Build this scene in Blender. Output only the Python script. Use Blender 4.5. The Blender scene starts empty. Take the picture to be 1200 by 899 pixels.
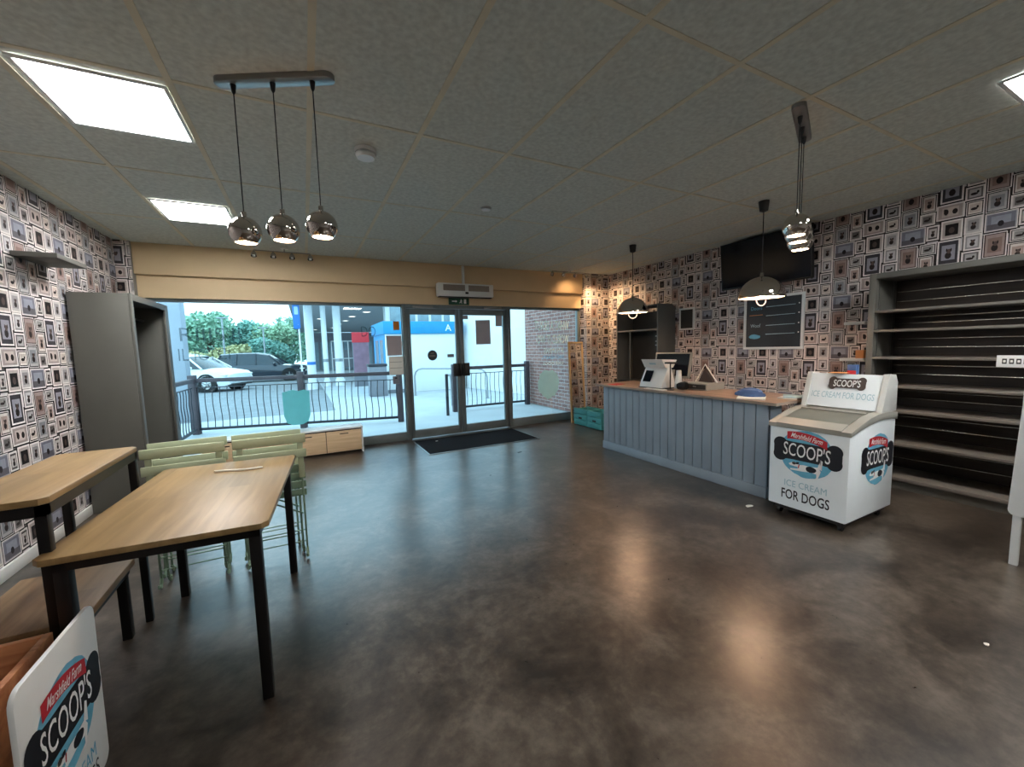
import bpy, bmesh, math, random
import numpy as np
from mathutils import Vector, Matrix

random.seed(7)
PI = math.pi
SC = bpy.context.scene
COL = SC.collection

# ------------------------------------------------------------------ camera
F_PX, YAW, PITCH, ROLL = 470.4, .4747, -.0910, -.0269
cy, sy, cp, sp, cr, sr = math.cos(YAW), math.sin(YAW), math.cos(PITCH), math.sin(PITCH), math.cos(ROLL), math.sin(ROLL)
cF = Vector((sy * cp, cy * cp, sp)); cR0 = Vector((cy, -sy, 0)); cU0 = cR0.cross(cF)
cR = cR0 * cr + cU0 * sr; cU = -cR0 * sr + cU0 * cr
cam_d = bpy.data.cameras.new('camera'); cam = bpy.data.objects.new('camera', cam_d); COL.objects.link(cam)
cam_d.sensor_width = 36; cam_d.sensor_fit = 'HORIZONTAL'; cam_d.lens = F_PX / 1200 * 36; cam_d.clip_start = .02; cam_d.clip_end = 400
cam.matrix_world = Matrix(((cR.x, cU.x, -cF.x, 0), (cR.y, cU.y, -cF.y, 0), (cR.z, cU.z, -cF.z, 1.4), (0, 0, 0, 1)))
SC.camera = cam

# ------------------------------------------------------------------ exposure, sky, light levels
SC.view_settings.view_transform = 'Standard'; SC.view_settings.look = 'None'
SC.view_settings.gamma = 1; SC.view_settings.use_curve_mapping = False
SC.view_settings.exposure = 1.1
SC.cycles.use_denoising = True
SC.cycles.max_bounces = 8; SC.cycles.transparent_max_bounces = 16
SC.cycles.sample_clamp_indirect = 6
SKY_STRENGTH = 1.8
PANEL_STRENGTH = 22.0
BULB_STRENGTH = 80.0
SPOT_STRENGTH = 40.0
SPOT_WATTS = 46.0

wd = bpy.data.worlds.new('sky'); SC.world = wd; wd.use_nodes = True
wn = wd.node_tree; wn.nodes.clear()
w_out = wn.nodes.new('ShaderNodeOutputWorld'); w_bg = wn.nodes.new('ShaderNodeBackground')
w_tc = wn.nodes.new('ShaderNodeTexCoord'); w_map = wn.nodes.new('ShaderNodeMapping'); w_map.inputs['Scale'].default_value = (1, 1, 3)
w_noise = wn.nodes.new('ShaderNodeTexNoise'); w_noise.inputs['Scale'].default_value = 2.2; w_noise.inputs['Detail'].default_value = 6
w_ramp = wn.nodes.new('ShaderNodeValToRGB')
w_ramp.color_ramp.elements[0].position = .35; w_ramp.color_ramp.elements[0].color = (.42, .75, 1.0, 1)
w_ramp.color_ramp.elements[1].position = .65; w_ramp.color_ramp.elements[1].color = (.60, .87, 1.0, 1)
wn.links.new(w_tc.outputs['Generated'], w_map.inputs['Vector']); wn.links.new(w_map.outputs['Vector'], w_noise.inputs['Vector'])
wn.links.new(w_noise.outputs['Fac'], w_ramp.inputs['Fac']); wn.links.new(w_ramp.outputs['Color'], w_bg.inputs['Color'])
w_bg.inputs['Strength'].default_value = SKY_STRENGTH
wn.links.new(w_bg.outputs['Background'], w_out.inputs['Surface'])


# ------------------------------------------------------------------ materials
def lin(c):
    return tuple((x / 255 / 12.92) if x / 255 <= .04045 else ((x / 255 + .055) / 1.055) ** 2.4 for x in c)


MATS = {}


def mat(name, rgb, rough=.5, metal=0., var=.12, scale=6., stretch=(1, 1, 1), bump=0., spec=.5, coat=0.):
    """Principled material whose colour is broken up by a noise of the thing's own space."""
    if name in MATS: return MATS[name]
    m = bpy.data.materials.new(name); m.use_nodes = True; nt = m.node_tree; b = nt.nodes['Principled BSDF']
    c = lin(rgb)
    tc = nt.nodes.new('ShaderNodeTexCoord'); mp = nt.nodes.new('ShaderNodeMapping'); mp.inputs['Scale'].default_value = stretch
    n = nt.nodes.new('ShaderNodeTexNoise'); n.inputs['Scale'].default_value = scale; n.inputs['Detail'].default_value = 5
    r = nt.nodes.new('ShaderNodeValToRGB')
    r.color_ramp.elements[0].position = .3; r.color_ramp.elements[1].position = .7
    r.color_ramp.elements[0].color = tuple(x * (1 - var) for x in c) + (1,)
    r.color_ramp.elements[1].color = tuple(min(1, x * (1 + var)) for x in c) + (1,)
    L = nt.links.new
    L(tc.outputs['Object'], mp.inputs['Vector']); L(mp.outputs['Vector'], n.inputs['Vector'])
    L(n.outputs['Fac'], r.inputs['Fac']); L(r.outputs['Color'], b.inputs['Base Color'])
    b.inputs['Roughness'].default_value = rough; b.inputs['Metallic'].default_value = metal
    b.inputs['Specular IOR Level'].default_value = spec
    if coat: b.inputs['Coat Weight'].default_value = coat
    if bump:
        bp = nt.nodes.new('ShaderNodeBump'); bp.inputs['Strength'].default_value = bump; bp.inputs['Distance'].default_value = .01
        L(n.outputs['Fac'], bp.inputs['Height']); L(bp.outputs['Normal'], b.inputs['Normal'])
    MATS[name] = m
    return m


def emit(name, rgb, strength):
    if name in MATS: return MATS[name]
    m = bpy.data.materials.new(name); m.use_nodes = True; nt = m.node_tree; nt.nodes.clear()
    o = nt.nodes.new('ShaderNodeOutputMaterial'); e = nt.nodes.new('ShaderNodeEmission')
    e.inputs['Color'].default_value = (*rgb, 1); e.inputs['Strength'].default_value = strength
    nt.links.new(e.outputs['Emission'], o.inputs['Surface'])
    MATS[name] = m
    return m


def glass_mat(name, tint=(1, 1, 1), ior=1.5, rough=0., base=0.0):
    if name in MATS: return MATS[name]
    m = bpy.data.materials.new(name); m.use_nodes = True; nt = m.node_tree; nt.nodes.clear()
    o = nt.nodes.new('ShaderNodeOutputMaterial'); t = nt.nodes.new('ShaderNodeBsdfTransparent'); g = nt.nodes.new('ShaderNodeBsdfGlossy')
    t.inputs['Color'].default_value = (*tint, 1); g.inputs['Roughness'].default_value = rough
    f = nt.nodes.new('ShaderNodeFresnel'); f.inputs['IOR'].default_value = ior
    mx = nt.nodes.new('ShaderNodeMixShader')
    ad = nt.nodes.new('ShaderNodeMath'); ad.operation = 'ADD'; ad.inputs[1].default_value = base; ad.use_clamp = True
    nt.links.new(f.outputs['Fac'], ad.inputs[0]); nt.links.new(ad.outputs[0], mx.inputs['Fac'])
    nt.links.new(t.outputs['BSDF'], mx.inputs[1]); nt.links.new(g.outputs['BSDF'], mx.inputs[2]); nt.links.new(mx.outputs['Shader'], o.inputs['Surface'])
    MATS[name] = m
    return m


def film_mat(name, rgb, alpha):
    """printed film or paper on glass: light comes through it from behind; alpha = how much of it is print"""
    if name in MATS: return MATS[name]
    m = bpy.data.materials.new(name); m.use_nodes = True; nt = m.node_tree; nt.nodes.clear(); L = nt.links.new
    o = nt.nodes.new('ShaderNodeOutputMaterial'); d = nt.nodes.new('ShaderNodeBsdfDiffuse'); t = nt.nodes.new('ShaderNodeBsdfTranslucent'); p = nt.nodes.new('ShaderNodeBsdfTransparent')
    n = nt.nodes.new('ShaderNodeTexNoise'); n.inputs['Scale'].default_value = 9; tc = nt.nodes.new('ShaderNodeTexCoord'); L(tc.outputs['Object'], n.inputs['Vector'])
    r = nt.nodes.new('ShaderNodeValToRGB'); c = lin(rgb)
    r.color_ramp.elements[0].color = tuple(x * .92 for x in c) + (1,); r.color_ramp.elements[1].color = tuple(min(1, x * 1.08) for x in c) + (1,)
    L(n.outputs['Fac'], r.inputs['Fac']); L(r.outputs['Color'], d.inputs['Color']); L(r.outputs['Color'], t.inputs['Color'])
    m1 = nt.nodes.new('ShaderNodeMixShader'); m1.inputs['Fac'].default_value = .5; L(d.outputs[0], m1.inputs[1]); L(t.outputs[0], m1.inputs[2])
    m2 = nt.nodes.new('ShaderNodeMixShader'); m2.inputs['Fac'].default_value = alpha; L(p.outputs[0], m2.inputs[1]); L(m1.outputs[0], m2.inputs[2]); L(m2.outputs[0], o.inputs['Surface'])
    MATS[name] = m
    return m


def wood_mat(name, dark, light, rough=.45, along='y', plank=0.0, scale=7.):
    if name in MATS: return MATS[name]
    m = bpy.data.materials.new(name); m.use_nodes = True; nt = m.node_tree; b = nt.nodes['Principled BSDF']; L = nt.links.new
    tc = nt.nodes.new('ShaderNodeTexCoord'); mp = nt.nodes.new('ShaderNodeMapping')
    st = {'x': (.09, 1, 1), 'y': (1, .09, 1), 'z': (1, 1, .09)}[along]
    mp.inputs['Scale'].default_value = tuple(s * scale for s in st)
    n = nt.nodes.new('ShaderNodeTexNoise'); n.inputs['Scale'].default_value = 3.2; n.inputs['Detail'].default_value = 8; n.inputs['Distortion'].default_value = .6
    r = nt.nodes.new('ShaderNodeValToRGB'); r.color_ramp.elements[0].position = .32; r.color_ramp.elements[1].position = .68
    r.color_ramp.elements[0].color = (*lin(dark), 1); r.color_ramp.elements[1].color = (*lin(light), 1)
    L(tc.outputs['Object'], mp.inputs['Vector']); L(mp.outputs['Vector'], n.inputs['Vector']); L(n.outputs['Fac'], r.inputs['Fac'])
    col = r.outputs['Color']
    if plank:
        mp2 = nt.nodes.new('ShaderNodeMapping'); k = 1 / plank
        mp2.inputs['Scale'].default_value = {'x': (.35, k, k), 'y': (k, .35, k), 'z': (k, k, .35)}[along]
        v = nt.nodes.new('ShaderNodeTexWhiteNoise'); v.noise_dimensions = '3D'
        fl = nt.nodes.new('ShaderNodeVectorMath'); fl.operation = 'FLOOR'
        L(tc.outputs['Object'], mp2.inputs['Vector']); L(mp2.outputs['Vector'], fl.inputs[0]); L(fl.outputs['Vector'], v.inputs['Vector'])
        mr = nt.nodes.new('ShaderNodeMapRange'); mr.inputs['To Min'].default_value = .86; mr.inputs['To Max'].default_value = 1.1
        L(v.outputs['Value'], mr.inputs['Value'])
        mx = nt.nodes.new('ShaderNodeMix'); mx.data_type = 'RGBA'; mx.blend_type = 'MULTIPLY'; mx.inputs['Factor'].default_value = 1
        L(col, mx.inputs[6]); L(mr.outputs['Result'], mx.inputs[7]); col = mx.outputs[2]
    L(col, b.inputs['Base Color']); b.inputs['Roughness'].default_value = rough
    MATS[name] = m
    return m


# floor: dark mottled vinyl with a sheen
def floor_mat():
    m = bpy.data.materials.new('mottled_vinyl'); m.use_nodes = True; nt = m.node_tree; b = nt.nodes['Principled BSDF']; L = nt.links.new
    tc = nt.nodes.new('ShaderNodeTexCoord')
    n1 = nt.nodes.new('ShaderNodeTexNoise'); n1.inputs['Scale'].default_value = 2.6; n1.inputs['Detail'].default_value = 9; n1.inputs['Roughness'].default_value = .68; n1.inputs['Distortion'].default_value = .5
    n2 = nt.nodes.new('ShaderNodeTexNoise'); n2.inputs['Scale'].default_value = 16; n2.inputs['Detail'].default_value = 6; n2.inputs['Roughness'].default_value = .7
    L(tc.outputs['Object'], n1.inputs['Vector']); L(tc.outputs['Object'], n2.inputs['Vector'])
    mx = nt.nodes.new('ShaderNodeMix'); mx.data_type = 'FLOAT'; mx.inputs['Factor'].default_value = .35
    L(n1.outputs['Fac'], mx.inputs[2]); L(n2.outputs['Fac'], mx.inputs[3])
    r = nt.nodes.new('ShaderNodeValToRGB'); e = r.color_ramp.elements
    e[0].position = .40; e[0].color = (*lin((42, 35, 30)), 1); e[1].position = .64; e[1].color = (*lin((104, 95, 85)), 1)
    x = e.new(.5); x.color = (*lin((70, 61, 53)), 1)
    L(mx.outputs[0], r.inputs['Fac']); L(r.outputs['Color'], b.inputs['Base Color'])
    rr = nt.nodes.new('ShaderNodeMapRange'); rr.inputs['To Min'].default_value = .25; rr.inputs['To Max'].default_value = .33
    L(n2.outputs['Fac'], rr.inputs['Value']); L(rr.outputs['Result'], b.inputs['Roughness'])
    bp = nt.nodes.new('ShaderNodeBump'); bp.inputs['Strength'].default_value = .05; bp.inputs['Distance'].default_value = .003
    L(n2.outputs['Fac'], bp.inputs['Height']); L(bp.outputs['Normal'], b.inputs['Normal'])
    b.inputs['Specular IOR Level'].default_value = 1.0
    MATS['floor'] = m
    return m


def brick_mat():
    m = bpy.data.materials.new('outside_brick'); m.use_nodes = True; nt = m.node_tree; b = nt.nodes['Principled BSDF']; L = nt.links.new
    tc = nt.nodes.new('ShaderNodeTexCoord'); sx = nt.nodes.new('ShaderNodeSeparateXYZ'); cx = nt.nodes.new('ShaderNodeCombineXYZ')
    br = nt.nodes.new('ShaderNodeTexBrick')
    br.inputs['Color1'].default_value = (*lin((150, 106, 96)), 1); br.inputs['Color2'].default_value = (*lin((122, 84, 78)), 1)
    br.inputs['Mortar'].default_value = (*lin((178, 164, 158)), 1); br.inputs['Scale'].default_value = 1.0
    br.inputs['Brick Width'].default_value = .225; br.inputs['Row Height'].default_value = .075; br.inputs['Mortar Size'].default_value = .006
    L(tc.outputs['Object'], sx.inputs[0]); L(sx.outputs['Y'], cx.inputs['X']); L(sx.outputs['Z'], cx.inputs['Y'])
    L(cx.outputs[0], br.inputs['Vector']); L(br.outputs['Color'], b.inputs['Base Color']); b.inputs['Roughness'].default_value = .85
    MATS['brick'] = m
    return m


def paper_mat():
    m = bpy.data.materials.new('picture_frame_wallpaper'); m.use_nodes = True; nt = m.node_tree; b = nt.nodes['Principled BSDF']; L = nt.links.new
    a = nt.nodes.new('ShaderNodeVertexColor'); a.layer_name = 'print'
    n = nt.nodes.new('ShaderNodeTexNoise'); n.inputs['Scale'].default_value = 38; n.inputs['Detail'].default_value = 4
    tc = nt.nodes.new('ShaderNodeTexCoord'); L(tc.outputs['Object'], n.inputs['Vector'])
    mr = nt.nodes.new('ShaderNodeMapRange'); mr.inputs['To Min'].default_value = .8; mr.inputs['To Max'].default_value = 1.15
    L(n.outputs['Fac'], mr.inputs['Value'])
    mx = nt.nodes.new('ShaderNodeMix'); mx.data_type = 'RGBA'; mx.blend_type = 'MULTIPLY'; mx.inputs['Factor'].default_value = 1
    L(a.outputs['Color'], mx.inputs[6]); L(mr.outputs['Result'], mx.inputs[7]); L(mx.outputs[2], b.inputs['Base Color'])
    b.inputs['Roughness'].default_value = .6; b.inputs['Specular IOR Level'].default_value = .3
    MATS['paper'] = m
    return m


M_FLOOR = floor_mat(); M_BRICK = brick_mat(); M_PAPER = paper_mat()
M_CEIL = mat('ceiling_board', (202, 206, 198), .9, var=.13, scale=34, bump=.15, spec=.2)
M_STRIP = mat('ceiling_cover_strip', (212, 204, 180), .7, var=.08)
M_CREAM = mat('cream_fascia_paint', (222, 196, 156), .6, var=.05, scale=2)
M_SKIRT = mat('white_skirting_gloss', (226, 224, 218), .35, var=.04)
M_PLAIN = mat('plain_rear_wall', (150, 146, 140), .8, var=.06)
M_ALU = mat('grey_aluminium_frame', (112, 122, 124), .4, .35, var=.06)
M_BLACK = mat('black_metal', (20, 19, 19), .4, .3, var=.2)
M_BLACKP = mat('black_plastic', (17, 17, 18), .4, var=.15)
M_CHROME = mat('polished_chrome', (205, 198, 190), .07, 1, var=.03)
M_STEEL = mat('brushed_steel', (150, 150, 148), .32, 1, var=.06)
M_WHITE = mat('white_plastic', (228, 229, 226), .38, var=.03)
M_WHITEM = mat('white_painted_metal', (226, 230, 230), .35, var=.03)
M_OAK = wood_mat('oak_planks', (134, 108, 68), (160, 131, 88), .4, 'y', .09)
M_BENCH = wood_mat('bench_oak', (126, 98, 66), (158, 126, 90), .45, 'y', .15)
M_CRATE = wood_mat('orange_pine', (176, 112, 72), (220, 158, 110), .55, 'x', .1)
M_PALE = wood_mat('pale_pine_edge', (196, 160, 110), (226, 194, 146), .5, 'z')
M_BEECH = wood_mat('beech_drawer_front', (206, 176, 138), (226, 198, 160), .45, 'x')
M_COUNTER = mat('grey_blue_counter_paint', (142, 156, 168), .5, var=.06, scale=4)
M_GROOVE = mat('counter_groove', (56, 62, 68), .7, var=.1)
M_TOP = wood_mat('taupe_worktop_laminate', (140, 116, 98), (170, 143, 122), .35, 'y')
M_TOPEDGE = mat('worktop_edge', (146, 134, 122), .45, var=.06)
M_CAB = mat('grey_cabinet_board', (94, 93, 87), .55, var=.06, scale=3)
M_CABDK = mat('dark_cabinet_inside', (52, 50, 46), .6, var=.1)
M_UNIT = mat('taupe_grey_shelving', (100, 99, 93), .5, var=.06)
M_UNITDK = wood_mat('dark_slatwall', (40, 33, 29), (58, 48, 42), .5, 'y')
M_SHELFT = mat('shelf_board', (112, 107, 100), .5, var=.07)
M_INSERT = mat('bright_metal_insert', (226, 222, 212), .22, .9, var=.03)
M_DKSIDE = mat('dark_grey_shelf_side', (86, 88, 86), .5, var=.06)
M_DKUNIT = mat('charcoal_shelf_board', (52, 56, 60), .5, var=.1)
M_SAGE = mat('sage_green_paint', (178, 190, 158), .45, var=.05)
M_SAGED = mat('sage_green_metal', (122, 148, 126), .45, .1, var=.1)
M_TEAL = mat('teal_painted_wood', (74, 160, 164), .6, var=.14, stretch=(1, 1, 6))
M_MAT = mat('dark_entrance_matting', (30, 31, 36), .95, var=.3, scale=160, bump=.6, spec=.1)
M_TVSC = mat('tv_glass', (13, 18, 30), .12, var=.05)
M_SLATE = mat('chalkboard_slate', (40, 48, 56), .35, var=.18, scale=4)
M_FREEZ = mat('freezer_white_enamel', (236, 244, 247), .28, var=.02, coat=.3)
M_FRTOP = mat('freezer_beige_grey_frame', (150, 150, 142), .4, var=.04)
M_INK = mat('ink_navy_black', (20, 22, 30), .5, var=.1)
M_BLUEP = mat('print_sky_blue', (104, 178, 206), .5, var=.1, scale=20)
M_PALEB = mat('print_pale_blue', (168, 200, 210), .5, var=.05)
M_REDP = mat('print_red', (196, 40, 52), .5, var=.06)
M_WHP = mat('print_white', (240, 240, 238), .5, var=.02)
M_BROWNP = mat('print_dark_brown', (70, 58, 54), .5, var=.1)
M_PAPER = M_PAPER
M_SHEET = mat('white_paper', (228, 226, 218), .8, var=.03)
M_BLUEB = mat('blue_plastic_bag', (74, 104, 150), .5, var=.15)
M_ORANGE = mat('orange_card', (216, 148, 92), .7, var=.06)
M_NOTICE = mat('grille_grey_brown', (140, 128, 122), .8, var=.03)
M_NOTP = film_mat('grey_brown_notice_back', (196, 178, 174), 1.)
M_ORNOT = film_mat('orange_brown_notice', (208, 144, 76), 1.)
M_GLASS = glass_mat('clear_window_glass', (.95, 1, 1), 1.45)
M_LID = film_mat('frosted_lid_glass', (160, 162, 154), .72)
M_HEAD = mat('pale_grey_header_end', (200, 202, 198), .4, var=.03)
M_PANEL = emit('led_panel_light', (1.0, 1.0, .985), PANEL_STRENGTH)
M_BULB = emit('warm_bulb_light', (1.0, .60, .36), BULB_STRENGTH)
M_LOOP = emit('warm_filament_light', (1.0, .66, .45), 1.2)
M_SPOT = emit('spot_bulb_light', (1.0, .66, .34), SPOT_STRENGTH)
M_EXITG = mat('exit_sign_green', (34, 84, 62), .5, var=.05)
M_MIRROR = mat('mirror_silver', (225, 225, 225), .02, 1, var=.01)


# ------------------------------------------------------------------ mesh builder
class MB:
    def __init__(s):
        s.bm = bmesh.new(); s.mats = []

    def mi(s, m):
        if m not in s.mats: s.mats.append(m)
        return s.mats.index(m)

    def face(s, pts, m):
        f = s.bm.faces.new([s.bm.verts.new(p) for p in pts]); f.material_index = s.mi(m)
        return f

    def box(s, x0, y0, z0, x1, y1, z1, m, bev=0., xf=None):
        x0, x1 = min(x0, x1), max(x0, x1); y0, y1 = min(y0, y1), max(y0, y1); z0, z1 = min(z0, z1), max(z0, z1)
        P = [Vector(p) for p in ((x0, y0, z0), (x1, y0, z0), (x1, y1, z0), (x0, y1, z0), (x0, y0, z1), (x1, y0, z1), (x1, y1, z1), (x0, y1, z1))]
        if xf is not None: P = [xf @ p for p in P]
        v = [s.bm.verts.new(p) for p in P]; k = s.mi(m); fs = []
        for q in ((0, 3, 2, 1), (4, 5, 6, 7), (0, 1, 5, 4), (1, 2, 6, 5), (2, 3, 7, 6), (3, 0, 4, 7)):
            f = s.bm.faces.new([v[i] for i in q]); f.material_index = k; fs.append(f)
        if bev > 0:
            es = list({e for f in fs for e in f.edges})
            r = bmesh.ops.bevel(s.bm, geom=es, offset=bev, segments=2, affect='EDGES', profile=.5)
            for f in r['faces']: f.material_index = k
        return s

    def prism(s, poly, a, b, m, place, bev=0.):
        """poly: 2-D outline; place(u, v, w) -> point; extruded from w=a to w=b"""
        k = s.mi(m)
        A = [s.bm.verts.new(place(u, v, a)) for u, v in poly]; B = [s.bm.verts.new(place(u, v, b)) for u, v in poly]
        n = len(poly); fs = []
        fs.append(s.bm.faces.new(A[::-1])); fs.append(s.bm.faces.new(B))
        for i in range(n): fs.append(s.bm.faces.new((A[i], A[(i + 1) % n], B[(i + 1) % n], B[i])))
        for f in fs: f.material_index = k
        bmesh.ops.recalc_face_normals(s.bm, faces=fs)
        if bev > 0:
            es = list(fs[0].edges) + list(fs[1].edges)
            r = bmesh.ops.bevel(s.bm, geom=es, offset=bev, segments=2, affect='EDGES', profile=.5)
            for f in r['faces']: f.material_index = k
        return s

    def tube(s, pts, r, m, seg=8, closed=False):
        pts = [Vector(p) for p in pts]; n = len(pts); k = s.mi(m); rings = []
        ref = None
        for i, p in enumerate(pts):
            if closed: t = pts[(i + 1) % n] - pts[i - 1]
            else: t = pts[min(i + 1, n - 1)] - pts[max(i - 1, 0)]
            t.normalize()
            if ref is None:
                ref = Vector((0, 0, 1)) if abs(t.z) < .9 else Vector((1, 0, 0))
            a = ref - t * ref.dot(t)
            if a.length < 1e-4: a = t.orthogonal()
            a.normalize(); b = t.cross(a); ref = a
            rr = r[i] if isinstance(r, (list, tuple)) else r
            rings.append([s.bm.verts.new(p + (a * math.cos(2 * PI * j / seg) + b * math.sin(2 * PI * j / seg)) * rr) for j in range(seg)])
        fs = []
        for i in range(n if closed else n - 1):
            A, B = rings[i], rings[(i + 1) % n]
            for j in range(seg): fs.append(s.bm.faces.new((A[j], A[(j + 1) % seg], B[(j + 1) % seg], B[j])))
        if not closed:
            fs.append(s.bm.faces.new(rings[0][::-1])); fs.append(s.bm.faces.new(rings[-1]))
        for f in fs: f.material_index = k
        return s

    def lathe(s, prof, m, c=(0, 0, 0), seg=24, axis='z', xf=None):
        k = s.mi(m); c = Vector(c); rings = []

        def P(r, h, a):
            x, y = r * math.cos(a), r * math.sin(a)
            q = Vector((x, y, h)) if axis == 'z' else Vector((h, x, y)) if axis == 'x' else Vector((y, h, x))
            return c + (xf @ q if xf is not None else q)
        for r, h in prof:
            if r < 1e-6: rings.append([s.bm.verts.new(P(0, h, 0))])
            else: rings.append([s.bm.verts.new(P(r, h, 2 * PI * j / seg)) for j in range(seg)])
        for A, B in zip(rings[:-1], rings[1:]):
            for j in range(seg):
                jn = (j + 1) % seg
                if len(A) == 1 and len(B) == 1: continue
                if len(A) == 1: q = (A[0], B[jn], B[j])
                elif len(B) == 1: q = (A[j], A[jn], B[0])
                else: q = (A[j], A[jn], B[jn], B[j])
                f = s.bm.faces.new(q); f.material_index = k
        return s

    def cyl(s, p0, p1, r, m, seg=12):
        return s.tube([p0, p1], r, m, seg)

    def ball(s, c, r, m, seg=16, rings=8, sz=1.):
        return s.lathe([(r * math.sin(PI * i / rings), -r * sz * math.cos(PI * i / rings)) for i in range(rings + 1)], m, c, seg)

    def flat(s, poly, M, m):
        """2-D outline laid on the frame M"""
        f = s.bm.faces.new([s.bm.verts.new(M @ Vector((u, v, 0))) for u, v in poly]); f.material_index = s.mi(m)
        return s

    def text(s, body, M, h, m, w=None, bold=0., shear=0., depth=0.):
        cu = bpy.data.curves.new('t', 'FONT'); cu.body = body; cu.size = 1; cu.offset = bold; cu.shear = shear; cu.extrude = depth; cu.resolution_u = 3
        ob = bpy.data.objects.new('t', cu); me = bpy.data.meshes.new_from_object(ob)
        if len(me.vertices):
            co = np.empty(len(me.vertices) * 3); me.vertices.foreach_get('co', co); co = co.reshape(-1, 3)
            lo, hi = co.min(0), co.max(0); sc = h / max(1e-6, hi[1] - lo[1]); sx = (w / max(1e-6, hi[0] - lo[0])) if w else sc
            k = s.mi(m)
            vs = [s.bm.verts.new(M @ Vector(((c[0] - (lo[0] + hi[0]) / 2) * sx, (c[1] - (lo[1] + hi[1]) / 2) * sc, c[2]))) for c in co]
            for p in me.polygons:
                try:
                    f = s.bm.faces.new([vs[i] for i in p.vertices]); f.material_index = k
                except ValueError: pass
        bpy.data.objects.remove(ob); bpy.data.curves.remove(cu); bpy.data.meshes.remove(me)
        return s

    def build(s, name, parent=None, smooth=True, loc=None, rot=None):
        me = bpy.data.meshes.new(name); s.bm.normal_update(); s.bm.to_mesh(me); s.bm.free()
        for m in s.mats: me.materials.append(m)
        if smooth:
            me.polygons.foreach_set('use_smooth', [True] * len(me.polygons))
            me.set_sharp_from_angle(angle=math.radians(32))
        o = bpy.data.objects.new(name, me); COL.objects.link(o)
        if parent: o.parent = parent
        if loc: o.location = loc
        if rot: o.rotation_euler = rot
        return o


def thing(name, label, cat, loc=(0, 0, 0), rz=0., group=None):
    o = bpy.data.objects.new(name, None); COL.objects.link(o); o.empty_display_size = .1
    o.location = loc; o.rotation_euler = (0, 0, rz); o['label'] = label; o['category'] = cat
    if group: o['group'] = group
    return o


def tag(o, label, cat, group=None):
    o['label'] = label; o['category'] = cat
    if group: o['group'] = group
    return o


def struct(o):
    o['kind'] = 'structure'; return o


def dup(root, loc, rz=None, label=None, group=None):
    def cp_(o, parent):
        c = o.copy(); COL.objects.link(c)
        if parent: c.parent = parent
        for ch in list(o.children): cp_(ch, c)
        return c
    r = cp_(root, None); r.location = loc
    if rz is not None: r.rotation_euler = (0, 0, rz)
    if label: r['label'] = label
    if group: r['group'] = group
    return r


def frame(o, r, u):
    r = Vector(r).normalized(); u = Vector(u).normalized(); n = r.cross(u)
    return Matrix(((r.x, u.x, n.x, o[0]), (r.y, u.y, n.y, o[1]), (r.z, u.z, n.z, o[2]), (0, 0, 0, 1)))


def rrect(w, h, r, n=5):
    P = []
    for cx, cy_, a0 in ((w / 2 - r, h / 2 - r, 0), (-w / 2 + r, h / 2 - r, PI / 2), (-w / 2 + r, -h / 2 + r, PI), (w / 2 - r, -h / 2 + r, 1.5 * PI)):
        for i in range(n + 1):
            a = a0 + PI / 2 * i / n; P.append((cx + r * math.cos(a), cy_ + r * math.sin(a)))
    return P


def ell(cx, cy_, a, b, n=20, wob=0., seed=0, tilt=0.):
    rnd = random.Random(seed); P = []
    for i in range(n):
        t = 2 * PI * i / n; k = 1 + wob * (rnd.random() - .5)
        x, y = a * math.cos(t) * k, b * math.sin(t) * k
        P.append((cx + x * math.cos(tilt) - y * math.sin(tilt), cy_ + x * math.sin(tilt) + y * math.cos(tilt)))
    return P


XY = lambda u, v, w: (u, v, w)
XZ = lambda u, v, w: (u, w, v)      # outline in x-z, pushed along y
YZ = lambda u, v, w: (w, u, v)      # outline in y-z, pushed along x

# ================================================================== THE ROOM
XL, XR, YF, YB, ZC = -1.8, 5.2, 6.2, -3.0, 2.7

m = MB(); m.box(XL - .15, YB - .15, -.2, XR + .15, YF + .12, 0, M_FLOOR); struct(m.build('floor'))
m = MB(); m.box(XL - .15, YB - .15, ZC, XR + .15, YF + .15, ZC + .15, M_CEIL)
ceil = struct(m.build('ceiling'))
# cover strips of the ceiling boards (0.6 x 1.23 m grid)
m = MB()
GX = [-.487 + .6 * k for k in range(-2, 10)]; GY = [5.02, 3.77, 2.525, 1.285, .045, -1.2, -2.45]
for x in GX: m.box(x - .015, YB, ZC - .004, x + .015, YF - .08, ZC, M_STRIP)
for y in GY: m.box(XL, y - .012, ZC - .003, XR, y + .012, ZC, M_STRIP)
m.build('ceiling_strips', ceil)

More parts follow.
